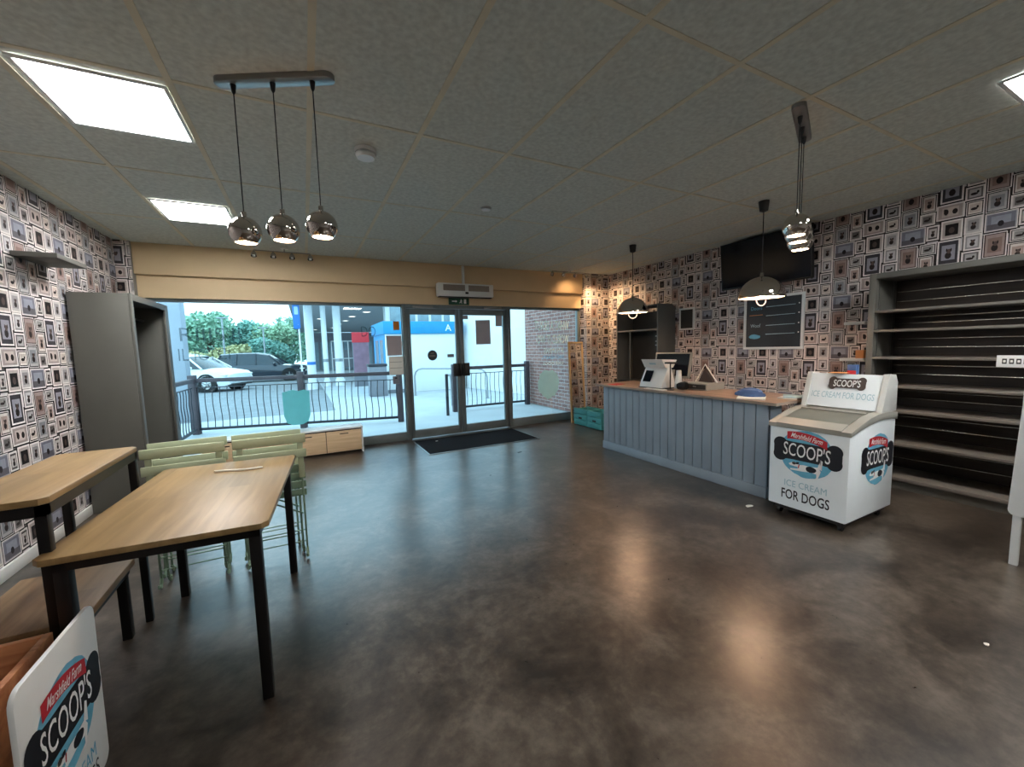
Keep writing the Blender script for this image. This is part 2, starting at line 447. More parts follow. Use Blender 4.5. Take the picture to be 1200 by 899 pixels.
# ---- wallpaper: a repeat of small framed pet portraits
PAPER_TILE = [  # u0 v0 u1 v1 (v downwards), frame, mount, picture, motif
    (.005, .01, .245, .375, (92, 74, 70), (168, 144, 136), (150, 122, 112), 1),
    (.005, .39, .235, .695, (64, 62, 66), (176, 174, 172), (142, 144, 148), 2),
    (.005, .71, .335, .985, (176, 174, 176), (128, 130, 144), (150, 154, 168), 3),
    (.27, .01, .475, .185, (96, 92, 92), (196, 190, 184), (150, 146, 142), 4),
    (.262, .205, .452, .49, (98, 86, 82), (206, 196, 186), (178, 152, 140), 1),
    (.252, .505, .44, .70, (206, 200, 194), (178, 168, 162), (120, 114, 112), 4),
    (.345, .72, .50, .96, (214, 208, 200), (104, 98, 96), (190, 182, 176), 2),
    (.49, .0, .755, .40, (212, 206, 200), (84, 80, 86), (152, 150, 160), 1),
    (.455, .425, .775, .665, (202, 194, 188), (172, 156, 150), (196, 178, 168), 5),
    (.52, .69, .77, .985, (216, 208, 200), (186, 172, 164), (54, 44, 44), 6),
    (.775, .235, .985, .44, (212, 206, 200), (120, 114, 114), (174, 168, 166), 4),
    (.79, -.03, .985, .215, (216, 210, 204), (158, 154, 154), (194, 190, 190), 2),
    (.795, .46, .985, .675, (92, 82, 78), (214, 204, 192), (196, 180, 168), 4),
    (.785, .695, .985, .965, (210, 204, 198), (188, 182, 178), (158, 152, 152), 2),
]


def papered(mb, O, U, V, N, W, H, pu=0., pv=0., T=.545):
    """prints the pattern on the rectangle O + u*U + v*V (u<W, v<H from the top down), colours in the face attribute"""
    lay = mb.bm.loops.layers.float_color.get('print') or mb.bm.loops.layers.float_color.new('print')
    k = mb.mi(M_PAPER); O, U, V, N = Vector(O), Vector(U), Vector(V), Vector(N)

    def put(poly, c, lv):
        g = sum(c) / 3; c = [min(255, 255 * ((.35 * g + .65 * x) / 255) ** 1.02) for x in c]; c = [min(255, max(14, (x - 128) * 1.32 + 122)) for x in (c[0], c[1] * .993, c[2])]
        f = mb.bm.faces.new([mb.bm.verts.new(O + U * a + V * b + N * (.00025 * lv)) for a, b in poly]); f.material_index = k
        cc = (*lin(c), 1)
        for l in f.loops: l[lay] = cc

    def rect(a0, b0, a1, b1, c, lv):
        a0, a1 = max(0, a0), min(W, a1); b0, b1 = max(0, b0), min(H, b1)
        if a1 - a0 > .003 and b1 - b0 > .003: put(((a0, b0), (a1, b0), (a1, b1), (a0, b1)), c, lv)

    def blob(cx, cy_, a, b, c, lv, n=9):
        if a * 1.05 < cx < W - a * 1.05 and b * 1.05 < cy_ < H - b * 1.05:
            put([(cx + a * math.cos(2 * PI * i / n), cy_ + b * math.sin(2 * PI * i / n)) for i in range(n)], c, lv)
    rect(0, 0, W, H, (200, 194, 192), 1)
    rnd = random.Random(3)
    for i in range(-1, int(W / T) + 2):
        for j in range(-1, int(H / T) + 2):
            bu, bv = (i + pu) * T, (j + pv) * T
            # the dark wall glimpsed between frames
            for (u0, v0, u1, v1) in ((.235, .37, .275, .72), (.44, .19, .50, .44), (.75, .20, .80, .46), (.325, .69, .36, 1.0), (.49, .66, .53, 1.0), (.76, .66, .80, .99), (.24, -.02, .28, .05), (.0, .69, .5, .715)):
                rect(bu + u0 * T, bv + v0 * T, bu + u1 * T, bv + v1 * T, (84, 74, 72), 2)
            for (u0, v0, u1, v1, cf, cm, cp2, mo) in PAPER_TILE:
                a0, b0, a1, b1 = bu + u0 * T, bv + v0 * T, bu + u1 * T, bv + v1 * T
                if a1 < 0 or a0 > W or b1 < 0 or b0 > H: continue
                w, h = a1 - a0, b1 - b0; e = .012
                rect(a0 - .007, b0 + .004, a1 - .004, b1 + .012, (52, 44, 44), 3)
                rect(a0, b0, a1, b1, (222, 214, 206), 4)
                rect(a0 + .005, b0 + .005, a1 - .005, b1 - .005, cf, 5)
                rect(a0 + e, b0 + e, a1 - e, b1 - e, cm, 6)
                q = .2
                rect(a0 + w * q, b0 + h * q, a1 - w * q, b1 - h * q, cp2, 7)
                cx, cy_ = (a0 + a1) / 2, (b0 + b1) / 2
                d = (70, 58, 56) if mo != 6 else (34, 28, 28)
                if mo in (1, 2):
                    blob(cx, cy_ + h * .12, w * .15, h * .14, d, 8); blob(cx + w * .03, cy_ - h * .05, w * .1, h * .1, (112, 92, 86), 9)
                    blob(cx - w * .07, cy_ - h * .1, w * .035, h * .07, d, 9.5); blob(cx + w * .12, cy_ - h * .1, w * .035, h * .07, d, 9.5)
                elif mo == 3:
                    rect(a0 + e, b0 + h * .62, a1 - e, b1 - e, (112, 108, 116), 7.5); blob(cx, cy_ + h * .12, w * .1, h * .16, (62, 56, 62), 8)
                elif mo == 4:
                    blob(cx - w * .05, cy_ + h * .06, w * .2, h * .1, d, 8); blob(cx + w * .14, cy_ - h * .06, w * .07, h * .1, d, 9)
                elif mo == 5:
                    blob(cx - w * .15, cy_, w * .09, h * .2, d, 8); blob(cx + w * .17, cy_ + h * .02, w * .1, h * .18, d, 8); blob(cx - w * .2, cy_ - h * .12, w * .04, h * .1, d, 9)
                else:
                    blob(cx, cy_, w * .27, h * .27, (60, 50, 50), 8, 14); blob(cx, cy_ + h * .03, w * .14, h * .17, (104, 88, 82), 9)


def paper_wall(name, boxdims, faces):
    mb = MB(); mb.box(*boxdims, M_PLAIN)
    for f in faces: papered(mb, *f)
    return struct(mb.build(name, smooth=False))


paper_wall('wall_right', (XR, YB - .15, 0, XR + .15, YF + .15, ZC), [((XR, YF, ZC), (0, -1, 0), (0, 0, -1), (-1, 0, 0), YF - YB, ZC, .045, -.17)])
paper_wall('wall_left', (XL - .15, YB - .15, 0, XL, YF + .15, ZC), [((XL, YB, ZC), (0, 1, 0), (0, 0, -1), (1, 0, 0), YF - YB, ZC, .3, -.2)])
m = MB(); m.box(XL - .15, YB - .15, 0, XR + .15, YB, ZC, M_PLAIN); struct(m.build('wall_back'))
m = MB(); m.box(XL, YB, 0, XL + .018, YF, .085, M_SKIRT, .004); struct(m.build('baseboard_left'))
# papered boxing in the far right corner and the strip left of the window
m = MB(); m.box(4.66, 6.0, 0, XR, YF + .15, ZC, M_PLAIN)
papered(m, (4.66, 6.0, ZC), (1, 0, 0), (0, 0, -1), (0, -1, 0), XR - 4.66, ZC, .2, .1)
papered(m, (4.66, YF, ZC), (0, -1, 0), (0, 0, -1), (-1, 0, 0), .2, ZC, .5, .1)
struct(m.build('wall_corner', smooth=False))
m = MB(); m.box(XL, 6.06, 0, -1.66, YF + .15, ZC, M_PLAIN)
papered(m, (XL, 6.06, ZC), (1, 0, 0), (0, 0, -1), (0, -1, 0), .14, ZC, .4, .1)
struct(m.build('wall_front', smooth=False))
# fascia over the shop front: upper beam and the recessed board under it
m = MB(); m.box(-1.66, 6.10, 2.345, 4.66, YF + .15, ZC, M_CREAM, .006); m.box(-1.66, 6.165, 2.085, 4.66, YF + .15, 2.345, M_CREAM)
struct(m.build('trim_1'))

# ---- shop front: two windows, two doors in grey aluminium
def glazed(name, x0, x1, z0, z1, bl, br, bb, bt, y=YF, kind='window'):
    mb = MB()
    mb.box(x0, y, z0, x0 + bl, y + .06, z1, M_ALU, .004); mb.box(x1 - br, y, z0, x1, y + .06, z1, M_ALU, .004)
    mb.box(x0 + bl, y, z0, x1 - br, y + .06, z0 + bb, M_ALU, .004); mb.box(x0 + bl, y, z1 - bt, x1 - br, y + .06, z1, M_ALU, .004)
    o = struct(mb.build(name))
    p = MB(); p.box(x0 + bl, y + .026, z0 + bb, x1 - br, y + .032, z1 - bt, M_GLASS); p.build('pane', o, smooth=False)
    return o


glazed('window_1', -1.66, 1.375, 0, 2.085, .05, .03, .13, .04)
glazed('window_2', 3.15, 4.66, 0, 2.085, .03, .05, .14, .04)
m = MB(); m.box(1.345, 6.17, 0, 1.405, 6.28, 2.085, M_ALU, .004); m.box(3.115, 6.17, 0, 3.175, 6.28, 2.085, M_ALU, .004); m.box(1.405, 6.17, 2.03, 3.115, 6.28, 2.085, M_ALU, .004)
struct(m.build('trim_2'))
for nm, a, b, hx in (('door_1', 1.41, 2.255, 2.215), ('door_2', 2.265, 3.11, 2.305)):
    d = glazed(nm, a, b, .012, 2.025, .06, .06, .13, .09)
    h = MB(); h.box(hx - .1 if nm == 'door_1' else hx - .03, 6.155, .95, hx + .03 if nm == 'door_1' else hx + .09, 6.165, 1.16, M_BLACKP, .003)
    sx = hx
    h.tube([(sx, 6.2, .97), (sx, 6.15, .97), (sx, 6.135, .99), (sx, 6.135, 1.13), (sx, 6.15, 1.15), (sx, 6.2, 1.15)], .012, M_BLACK)
    h.box(sx - .035, 6.165, .96, sx + .035, 6.2, 1.15, M_BLACKP)
    h.build('pull_handle', d)
    c = MB(); c.box((a + .1 if nm == 'door_1' else b - .42), 6.165, 2.03, (a + .42 if nm == 'door_1' else b - .1), 6.2, 2.07, M_STEEL, .004)
    c.build('door_closer', d)

# ================================================================== CEILING FITTINGS
GP = 'square led ceiling panels'
def led_panel(x0, y0, label):
    t = thing('ceiling_light', label, 'ceiling light', (x0 + .3, y0 + .3, ZC), 0, GP); t.scale = (.92, 1, 1)
    f = MB()
    for q in ((-.295, -.295, .295, -.275), (-.295, .275, .295, .295), (-.295, -.275, -.275, .275), (.275, -.275, .295, .275)):
        f.box(q[0], q[1], -.014, q[2], q[3], -.004, M_WHITE, .002)
    f.build('frame', t)
    d = MB(); d.box(-.275, -.275, -.009, .275, .275, -.004, M_PANEL); d.build('diffuser', t, smooth=False)
led_panel(-1.075, 2.57, 'large bright square ceiling panel at upper left, nearer of the left pair')
led_panel(-1.09, 4.39, 'bright square ceiling panel farther off, just left of the three chrome globes')
led_panel(3.25, .2, 'bright square ceiling panel cut off at the right edge of the view')
led_panel(1.1, -1.05, 'added unseen square light panel in the middle of the rear half of the shop')  # added panel out of view, brightens the freezer side and shelving
led_panel(3.25, -1.65, 'added unseen square light panel at the rear, near the right wall')  # second added panel behind the camera, extra light for the right side

def smoke(x, y, r, h, label):
    t = thing('smoke_detector', label, 'smoke detector', (x, y, ZC))
    b = MB(); b.lathe([(0, 0), (r, 0), (r, -h * .35), (r * .97, -h * .45)], M_WHITE); b.build('base', t)
    c = MB(); c.lathe([(r * .9, -h * .45), (r * .93, -h * .7), (r * .8, -h), (0, -h * 1.02)], M_WHITE); c.build('cover', t)
smoke(.44, 2.85, .068, .055, 'round white smoke detector beside the three left globes')
smoke(1.6, 3.55, .05, .02, 'small flat round ceiling disc in the middle of the ceiling')

GLOBE_R = .072
def globe_light(name, label, ends, drops, zb):
    """bar on the ceiling, three cords, three chrome globes lit from inside"""
    a, b = Vector(ends[0]), Vector(ends[1]); mid = (a + b) / 2; ang = math.atan2(b.y - a.y, b.x - a.x); Lh = (b - a).length / 2
    t = thing(name, label, 'pendant light', (mid.x, mid.y, ZC), ang)
    m = MB(); m.prism(rrect(2 * Lh, .07, .034), -.028, 0, M_STEEL, XY, .004); m.build('ceiling_bar', t)
    for i, d in enumerate(drops):
        z = zb[i] - ZC
        c = MB(); c.lathe([(0, -.026), (.013, -.028), (.009, -.06), (.004, -.07)], M_BLACKP, (d, 0, 0), 12); c.cyl((d, 0, -.065), (d, 0, z + GLOBE_R + .02), .0028, M_BLACKP, 6); c.build('cord', t)
        g = MB(); R = GLOBE_R
        prof = [(0.011, R + .022), (.011, R + .004)] + [(R * math.sin(x), R * math.cos(x)) for x in [.15 + i2 * (2.42 - .15) / 16 for i2 in range(17)]]
        g.lathe(prof, M_CHROME, (d, 0, z), 32)
        inn = [(R * .96 * math.sin(x), R * .96 * math.cos(x)) for x in [2.42 - i2 * (2.2) / 14 for i2 in range(15)]]
        g.lathe(inn, M_WHITEM, (d, 0, z), 28)
        go = g.build('globe_shade', t)
        l = MB(); l.ball((d, 0, z - .02), .026, M_BULB, 14, 8); l.build('bulb', go)
globe_light('pendant_bar_light', 'three chrome globe pendants in a row on the left ceiling bar', ((-.29, 2.43), (.21, 2.16)), (-.2, -.01, .18), (1.995, 2.0, 2.01))
globe_light('pendant_bar_light', 'chrome globe pendants seen end-on, one behind another, before the television', ((2.5, 1.335), (2.985, 1.545)), (-.135, .02, .175), (2.06, 2.05, 2.03))

def dome_light(x, y, z0, label):
    t = thing('dome_pendant', label, 'pendant light', (x, y, ZC), 0, 'silver dome pendants over the counter')
    c = MB(); c.lathe([(0, -.002), (.046, -.002), (.036, -.09), (.012, -.1), (0, -.1)], M_BLACKP); c.build('ceiling_rose', t)
    R = .2; zd = z0 - ZC
    k = MB(); k.cyl((0, 0, -.095), (0, 0, zd + .2), .0045, M_BLACKP, 8); k.lathe([(.0, .235), (.012, .235), (.02, .195)], M_CHROME, (0, 0, zd), 14); k.build('cord', t)
    d = MB(); prof = [(R * 1.0 * math.sin(a), .2 * math.cos(a)) for a in [.06 + i * (PI / 2 - .06) / 12 for i in range(13)]]
    d.lathe(prof, M_CHROME, (0, 0, zd), 36)
    d.lathe([(R, .012), (R * 1.02, .008), (R * 1.02, -.003), (R * .99, -.004), (R * .955, .0)], M_CHROME, (0, 0, zd), 36)
    d.lathe([(r * .95, h * .95) for r, h in prof[::-1]], M_WHITEM, (0, 0, zd), 36)
    do = d.build('dome_shade', t)
    b = MB(); b.ball((0, 0, zd + .055), .05, M_BULB, 18, 10); b.build('bulb', do)
    r = MB(); r.tube([(.075 * math.cos(a), 0, zd - .02 - .055 * math.sin(a)) for a in [PI * i / 12 for i in range(13)]], .005, M_LOOP, 6); r.build('filament_loop', do)
dome_light(3.93, 2.37, 1.805, 'silver dome pendant in front of the television and chalkboard')
dome_light(3.96, 4.1, 1.815, 'silver dome pendant hanging nearer the window end of the counter')

def spots(x0, x1, y, z, n, label, lit):
    t = thing('spotlight_rail', label, 'spotlights', ((x0 + x1) / 2, y, ZC))
    L = (x1 - x0) / 2
    r = MB(); r.cyl((-L, 0, z - ZC + .045), (L, 0, z - ZC + .045), .006, M_STEEL, 8); r.lathe([(0, 0), (.045, 0), (.045, -.02), (0, -.022)], M_WHITE, (0.02, 0, 0), 16); r.cyl((.02, 0, -.02), (.02, 0, z - ZC + .045), .006, M_STEEL, 8)
    r.build('rail', t)
    for i in range(n):
        x = -L + 2 * L * i / (n - 1)
        s = MB(); X = Matrix.Rotation(-.75, 3, 'Y') if lit and i == 3 else Matrix.Rotation(.75 if lit else -.5, 3, 'X')
        s.cyl((x, 0, z - ZC + .045), (x, 0, z - ZC + .02), .005, M_STEEL, 6)
        s.lathe([(0, .035), (.018, .03), (.03, .0), (.032, -.03), (.028, -.03), (.024, -.01), (0, -.008)], M_CHROME, (x, 0, z - ZC), 16, xf=X)
        so = s.build('spot_head', t)
        b = MB(); b.ball(Vector((x, 0, z - ZC)) + X @ Vector((0, 0, -.020)), .016, M_SPOT if lit and i == 3 else M_LOOP if lit else M_WHITE, 10, 6); b.build('bulb', so)
        if lit and i >= 2:
            ld = bpy.data.lights.new('spot_lamp', 'SPOT'); ld.energy = SPOT_WATTS; ld.color = (1, .62, .32); ld.spot_size = math.radians(125); ld.spot_blend = 1; ld.shadow_soft_size = .02
            lo = bpy.data.objects.new('spot_lamp', ld); COL.objects.link(lo); lo.parent = so
            p = Vector((x, 0, z - ZC)) + X @ Vector((0, 0, -.045)); lo.location = p
            aim = Vector(((5.2, 5.62, 1.25) if i == 3 else (4.35, 6.1, 2.15))) - (p + t.location); lo.rotation_euler = aim.to_track_quat('-Z', 'Y').to_euler()
            if i == 2: ld.energy *= .09
spots(-.46, .15, 5.82, 2.6, 4, 'rail of four small chrome spotlights by the fascia behind the left globes', False)
spots(3.8, 4.5, 5.8, 2.61, 4, 'rail of four small chrome spotlights in the far right ceiling corner', True)

# ================================================================== LEFT SIDE
# floating shelf on the left wall
m = MB(); m.box(0, 0, 0, .24, .46, .035, M_CAB, .003); o = m.build('wall_shelf', loc=(XL, 4.2, 2.14)); tag(o, 'short grey floating shelf high on the left wall', 'shelf')

# tall open wardrobe
t = thing('open_wardrobe', 'tall grey open-fronted cupboard against the left wall by the window', 'cupboard', (XL + .02, 4.85, 0))
D, Wd, Hh = .40, 1.12, 1.975
def part(mk, name, parent): return mk.build(name, parent)
m = MB(); m.box(0, 0, 0, D, .03, Hh, M_CAB, .003); m.build('side_panel', t)
m = MB(); m.box(0, Wd - .03, 0, D, Wd, Hh, M_CAB, .003); m.build('side_panel', t)
m = MB(); m.box(0, .03, Hh - .035, D, Wd - .03, Hh, M_CAB, .003); m.build('top_panel', t)
m = MB(); m.box(0, .03, .08, D - .02, Wd - .03, .1, M_CAB, .002); m.build('bottom_panel', t)
m = MB(); m.box(0, .03, .1, .012, Wd - .03, Hh - .035, M_CABDK); m.build('back_panel', t)
m = MB(); m.box(D, 0, 0, D + .02, .055, Hh, M_CAB, .003); m.box(D, Wd - .11, 0, D + .02, Wd, Hh, M_CAB, .003); m.box(D, .055, Hh - .06, D + .02, Wd - .11, Hh, M_CAB, .003); m.box(D, .055, 0, D + .02, Wd - .11, .1, M_CAB, .003)
m.build('face_frame', t)
m = MB(); m.cyl((.2, .03, 1.8), (.2, Wd - .03, 1.8), .012, M_STEEL); m.build('hanging_rail', t)

def table(name, label, cx, cy_, w, l, h, rz, leg, cham, e=.035):
    t = thing(name, label, 'table', (cx, cy_, 0), rz)
    m = MB(); c = cham
    P = [(-w / 2 + c, -l / 2), (w / 2 - c, -l / 2), (w / 2, -l / 2 + c), (w / 2, l / 2 - c), (w / 2 - c, l / 2), (-w / 2 + c, l / 2), (-w / 2, l / 2 - c), (-w / 2, -l / 2 + c)]
    m.prism(P, h - .024, h, M_OAK, XY, .004); m.build('tabletop', t)
    a = MB(); zt = h - .024
    a.box(-w / 2 + e, -l / 2 + e, zt - .04, w / 2 - e, -l / 2 + e + .02, zt, M_BLACK); a.box(-w / 2 + e, l / 2 - e - .02, zt - .04, w / 2 - e, l / 2 - e, zt, M_BLACK)
    a.box(-w / 2 + e, -l / 2 + e, zt - .04, -w / 2 + e + .02, l / 2 - e, zt, M_BLACK); a.box(w / 2 - e - .02, -l / 2 + e, zt - .04, w / 2 - e, l / 2 - e, zt, M_BLACK)
    a.build('apron_frame', t)
    for sx in (-1, 1):
        for s_y in (-1, 1):
            x, y = sx * (w / 2 - e), s_y * (l / 2 - e)
            g = MB(); g.box(x, y, 0, x - sx * leg, y - s_y * leg, zt - .001, M_BLACK, .004); g.build('leg', t)
    return t
table('dining_table', 'nearest oak-topped table with black legs, a thin white stick on it', -.462, 2.355, .67, 1.12, .75, math.radians(-4), .04, .022)
table('dining_table', 'taller narrow oak-topped table with black legs standing against the left wall side', -.947, 2.295, .30, .84, .94, 0, .032, .02, .006)

m = MB(); m.tube([(0, 0, 0), (.08, .012, 0), (.16, .02, 0), (.235, .052, 0)], .0055, M_SHEET, 6); o = m.build('thin_stick', loc=(-.485, 2.70, .7558)); o.rotation_euler = (0, 0, -.45)
tag(o, 'thin white wooden stick lying on the nearest table', 'stick')

t = thing('bench', 'low wooden bench with black legs under the two tables', 'bench', (-1.03, 2.355, -.06))
m = MB(); m.box(-.2, -.265, .415, .2, .265, .45, M_BENCH, .006); m.build('seat', t)
m = MB(); m.box(-.18, -.25, .38, .18, -.23, .415, M_BLACK); m.box(-.18, .23, .38, .18, .25, .415, M_BLACK); m.box(-.18, -.23, .38, -.16, .23, .415, M_BLACK); m.box(.16, -.23, .38, .18, .23, .415, M_BLACK); m.build('seat_frame', t)
for sx, s_y in ((-.15, -.22), (.16, -.22), (-.15, .22), (.16, .22)):
    m = MB(); m.box(sx - .02, s_y - .02, .06, sx + .018, s_y + .02, .414, M_BLACK, .003); m.build('leg', t)

# wooden crate behind the little sign
t = thing('wooden_crate', 'orange-brown open wooden crate in front of the bench end', 'crate', (-1.04, 1.635, 0))
w, l, h = .46, .42, .49
for nm, q in (('side_panel', (-w / 2, -l / 2, .0, -w / 2 + .02, l / 2, h)), ('side_panel', (w / 2 - .02, -l / 2, .0, w / 2, l / 2, h)), ('end_panel', (-w / 2 + .02, l / 2 - .02, .0, w / 2 - .02, l / 2, h)), ('end_panel', (-w / 2 + .02, -l / 2, .0, w / 2 - .02, -l / 2 + .02, h))):
    m = MB(); m.box(*q, M_CRATE, .003); m.build(nm, t)
m = MB(); m.box(-w / 2 + .02, -l / 2 + .02, .02, w / 2 - .02, l / 2 - .02, .035, M_CRATE); m.build('bottom_board', t)
m = MB(); m.box(-w / 2 + .02, .04, .035, w / 2 - .02, .055, h - .08, M_CRATE, .002); m.build('divider', t)


def bone(w, h, kx=.24):
    """bone outline, w wide, h high, with two knobs at each end"""
    r = h * .275; P = []
    cx = w / 2 - r; cyy = h / 2 - r

    def arc(x, y, a0, a1, n=9): return [(x + r * math.cos(a0 + (a1 - a0) * i / n), y + r * math.sin(a0 + (a1 - a0) * i / n)) for i in range(n + 1)]
    P += arc(cx, cyy, -.35, PI * .80); P += [(w * .2, h * .37), (-w * .2, h * .37)] + arc(-cx, cyy, PI * .20, PI + .35)
    P += arc(-cx, -cyy, PI - .35, PI * 1.8); P += [(-w * .2, -h * .37), (w * .2, -h * .37)] + arc(cx, -cyy, PI * 1.2, 2 * PI + .35)
    return P


def logo(mb, M, s, ice=True):
    """the shop emblem: blue oval, red ribbon, black bone with the name, a running dog; s = width of the bone"""
    def lay(k): return M @ Matrix.Translation((0, 0, .0006 * k))
    mb.flat(ell(0, -.005 * s, .40 * s, .385 * s, 44, .04, 4), lay(1), M_BLUEP)
    mb.flat([(u, v + .02 * s) for u, v in bone(s, .40 * s)], lay(2), M_INK)
    rib = [(x * s, (.275 - .11 * (x - .0) - .55 * (x + .02) ** 2) * s) for x in [-.29 + .58 * i / 12 for i in range(13)]]
    top = [(x, y + .062 * s) for x, y in rib]; bot = [(x, y - .062 * s) for x, y in rib][::-1]
    mb.flat(top + bot, lay(3), M_REDP)
    mb.text('Marshfield Farm', lay(4) @ Matrix.Translation((0, .262 * s, 0)) @ Matrix.Rotation(-.11, 4, 'Z'), .082 * s, M_WHP, .46 * s, .008, .35)
    mb.text("SCOOP'S", lay(4) @ Matrix.Translation((.0, .035 * s, 0)) @ Matrix.Rotation(-.04, 4, 'Z'), .225 * s, M_WHP, .68 * s, .004)
    # dog: body, head, legs, tail and dark patches
    d = lay(5) @ Matrix.Translation((.02 * s, -.235 * s, 0))
    mb.flat([(p[0] * s, p[1] * s) for p in ((-.14, .03), (-.05, .05), (.05, .045), (.16, .06), (.2, .0), (.17, -.06), (.06, -.045), (-.06, -.06), (-.24, -.07), (-.25, -.045), (-.13, -.03))], d, M_WHP)
    mb.flat([(p[0] * s, p[1] * s) for p in ((-.27, .03), (-.2, .075), (-.13, .06), (-.12, .0), (-.17, .0), (-.25, .005))], lay(5.5) @ Matrix.Translation((.02 * s, -.235 * s, 0)), M_WHP)
    mb.flat([(p[0] * s, p[1] * s) for p in ((.15, .05), (.19, .19), (.16, .21), (.22, .17), (.21, .02))], lay(5.2) @ Matrix.Translation((.02 * s, -.235 * s, 0)), M_WHP)
    mb.flat([(p[0] * s, p[1] * s) for p in ((.14, -.03), (.2, .0), (.16, -.13), (.11, -.145), (.14, -.11))], lay(5.3) @ Matrix.Translation((.02 * s, -.235 * s, 0)), M_WHP)
    q = lay(6) @ Matrix.Translation((.02 * s, -.235 * s, 0))
    mb.flat(ell(.06 * s, .0, .075 * s, .05 * s, 14, .1, 2), q, M_INK)
    mb.flat(ell(-.19 * s, .05 * s, .03 * s, .025 * s, 10, .1, 2), q, M_BROWNP)
    mb.flat(ell(-.14 * s, .06 * s, .03 * s, .018 * s, 10, .1, 3, .5), q, M_INK)
    mb.flat([(p[0] * s, p[1] * s) for p in ((-.12, .045), (-.105, .045), (-.115, -.02), (-.13, -.015))], q, M_REDP)


# small printed board standing on edge, leaning on the table leg
t = thing('display_board', 'white rounded printed board standing at the bottom left, leaning by the nearest table', 'sign', (-.708, 1.605, 0))
t.rotation_euler = (0, math.radians(.6), 0)
m = MB(); BW, BH = .43, .575
m.prism([(u, v + BH / 2) for u, v in rrect(BW, BH, .04)], -.006, .006, M_WHITE, YZ, .001); m.build('board', t)
m = MB(); logo(m, frame((.0065, .0, BH * .575), (0, 1, 0), (0, 0, 1)), .415)
m.text('ICE CREAM', frame((.0085, .005, BH * .20), (0, 1, 0), (0, 0, 1)), .05, M_BLUEP, .24)
m.text('FOR DOGS', frame((.0085, .005, BH * .085), (0, 1, 0), (0, 0, 1)), .055, M_INK, .26)
m.build('printed_logo', t, smooth=False)

# folding chairs: four, folded and standing in two pairs
def folding_chair(label, loc, rz, lean):
    t = thing('folding_chair', label, 'chair', loc, rz, 'folded sage green chairs behind the nearest table')
    t.rotation_euler = (lean, 0, rz)
    H = .86
    for sx in (-1, 1):
        x = sx * .17
        u = MB(); u.box(x - .006, -.005, .05, x + .006, .005, .6, M_SAGED, .002); u.box(x - .017, -.012, .56, x + .017, .004, H - .004, M_SAGE, .004)
        u.tube([(x, 0, .06), (x, -.012, .03), (x, -.03, .014), (x, -.045, .022), (x, -.04, .038)], .009, M_SAGED, 8); u.build('front_leg', t)
        r = MB(); xx = sx * .145
        r.box(xx - .006, .034, .05, xx + .006, .042, .62, M_SAGED, .002)
        r.tube([(xx, .038, .06), (xx, .05, .03), (xx, .066, .012), (xx, .08, .02), (xx, .076, .036)], .009, M_SAGED, 8); r.build('rear_leg', t)
    for z0, z1 in ((.80, .86), (.70, .757)):
        s_ = MB(); s_.box(-.205, -.024, z0, .205, -.0125, z1, M_SAGE, .004); s_.build('back_slat', t)
    for i in range(4):
        z = .43 + i * .058
        s_ = MB(); s_.box(-.19, .006, z, .19, .018, z + .044, M_SAGED, .003); s_.build('seat_slat', t)
    for z, y, w in ((.11, 0, .17), (.155, .038, .145), (.19, 0, .17)):
        s_ = MB(); s_.cyl((-w, y, z), (w, y, z), .004, M_SAGED, 8); s_.build('stretcher', t)
    for sx in (-1, 1):
        s_ = MB(); s_.box(-.005, -.003, 0, .005, .003, .19, M_SAGED, 0, Matrix.Translation((sx * .16, .02, .30)) @ Matrix.Rotation(sx * -1.05, 4, 'Y')); s_.build('brace', t)
    return t
folding_chair('folded sage green chair, left pair, the one right against the nearest table', (-.685, 3.045, 0), .0, math.radians(0))
folding_chair('folded sage green chair, left pair, the one standing behind', (-.70, 3.19, 0), .03, math.radians(-4))
folding_chair('folded sage green chair, right pair, the one right against the nearest table', (-.235, 3.03, 0), -.03, math.radians(0))
folding_chair('folded sage green chair, right pair, the one standing behind', (-.265, 3.17, 0), -.01, math.radians(-4))

# low white cabinet with beech drawers by the window
t = thing('low_cabinet', 'long low white cabinet with beech drawer fronts below the left window', 'cabinet', (-.2, 6.0, 0))
x0, x1, dz = -.98, .86, .36
m = MB(); m.box(x0, -.13, dz - .022, x1, .15, dz, M_WHITEM, .003); m.build('top_panel', t)
for x in (x0, x1 - .02):
    m = MB(); m.box(x, -.12, 0, x + .02, .15, dz - .022, M_WHITEM, .002); m.build('side_panel', t)
m = MB(); m.box(x0 + .02, -.095, .03, x1 - .02, .15, dz - .022, M_BLACKP); m.build('carcass', t)
wd_ = (x1 - x0 - .04) / 4
for i in range(4):
    xa = x0 + .02 + i * wd_
    m = MB(); m.box(xa + .004, -.12, .035, xa + wd_ - .004, -.1, dz - .04, M_BEECH, .002); dr = m.build('drawer', t)
    m = MB(); m.box(xa + wd_ / 2 - .055, -.123, dz - .085, xa + wd_ / 2 + .055, -.12, dz - .073, M_BLACKP, .001); m.build('finger_slot', dr)

# entrance mat
t = thing('entrance_mat', 'large dark entrance mat with a thin metal edge before the glass doors', 'mat', (2.24, 5.6, 0))
m = MB(); m.box(-.84, -.44, .0, .84, .44, .008, M_MAT, .002); m.build('matting', t)
m = MB()
for q in ((-.855, -.455, .855, -.44), (-.855, .44, .855, .455), (-.855, -.44, -.84, .44), (.84, -.44, .855, .44)): m.box(q[0], q[1], 0, q[2], q[3], .009, M_STEEL)
m.build('metal_edge', t)

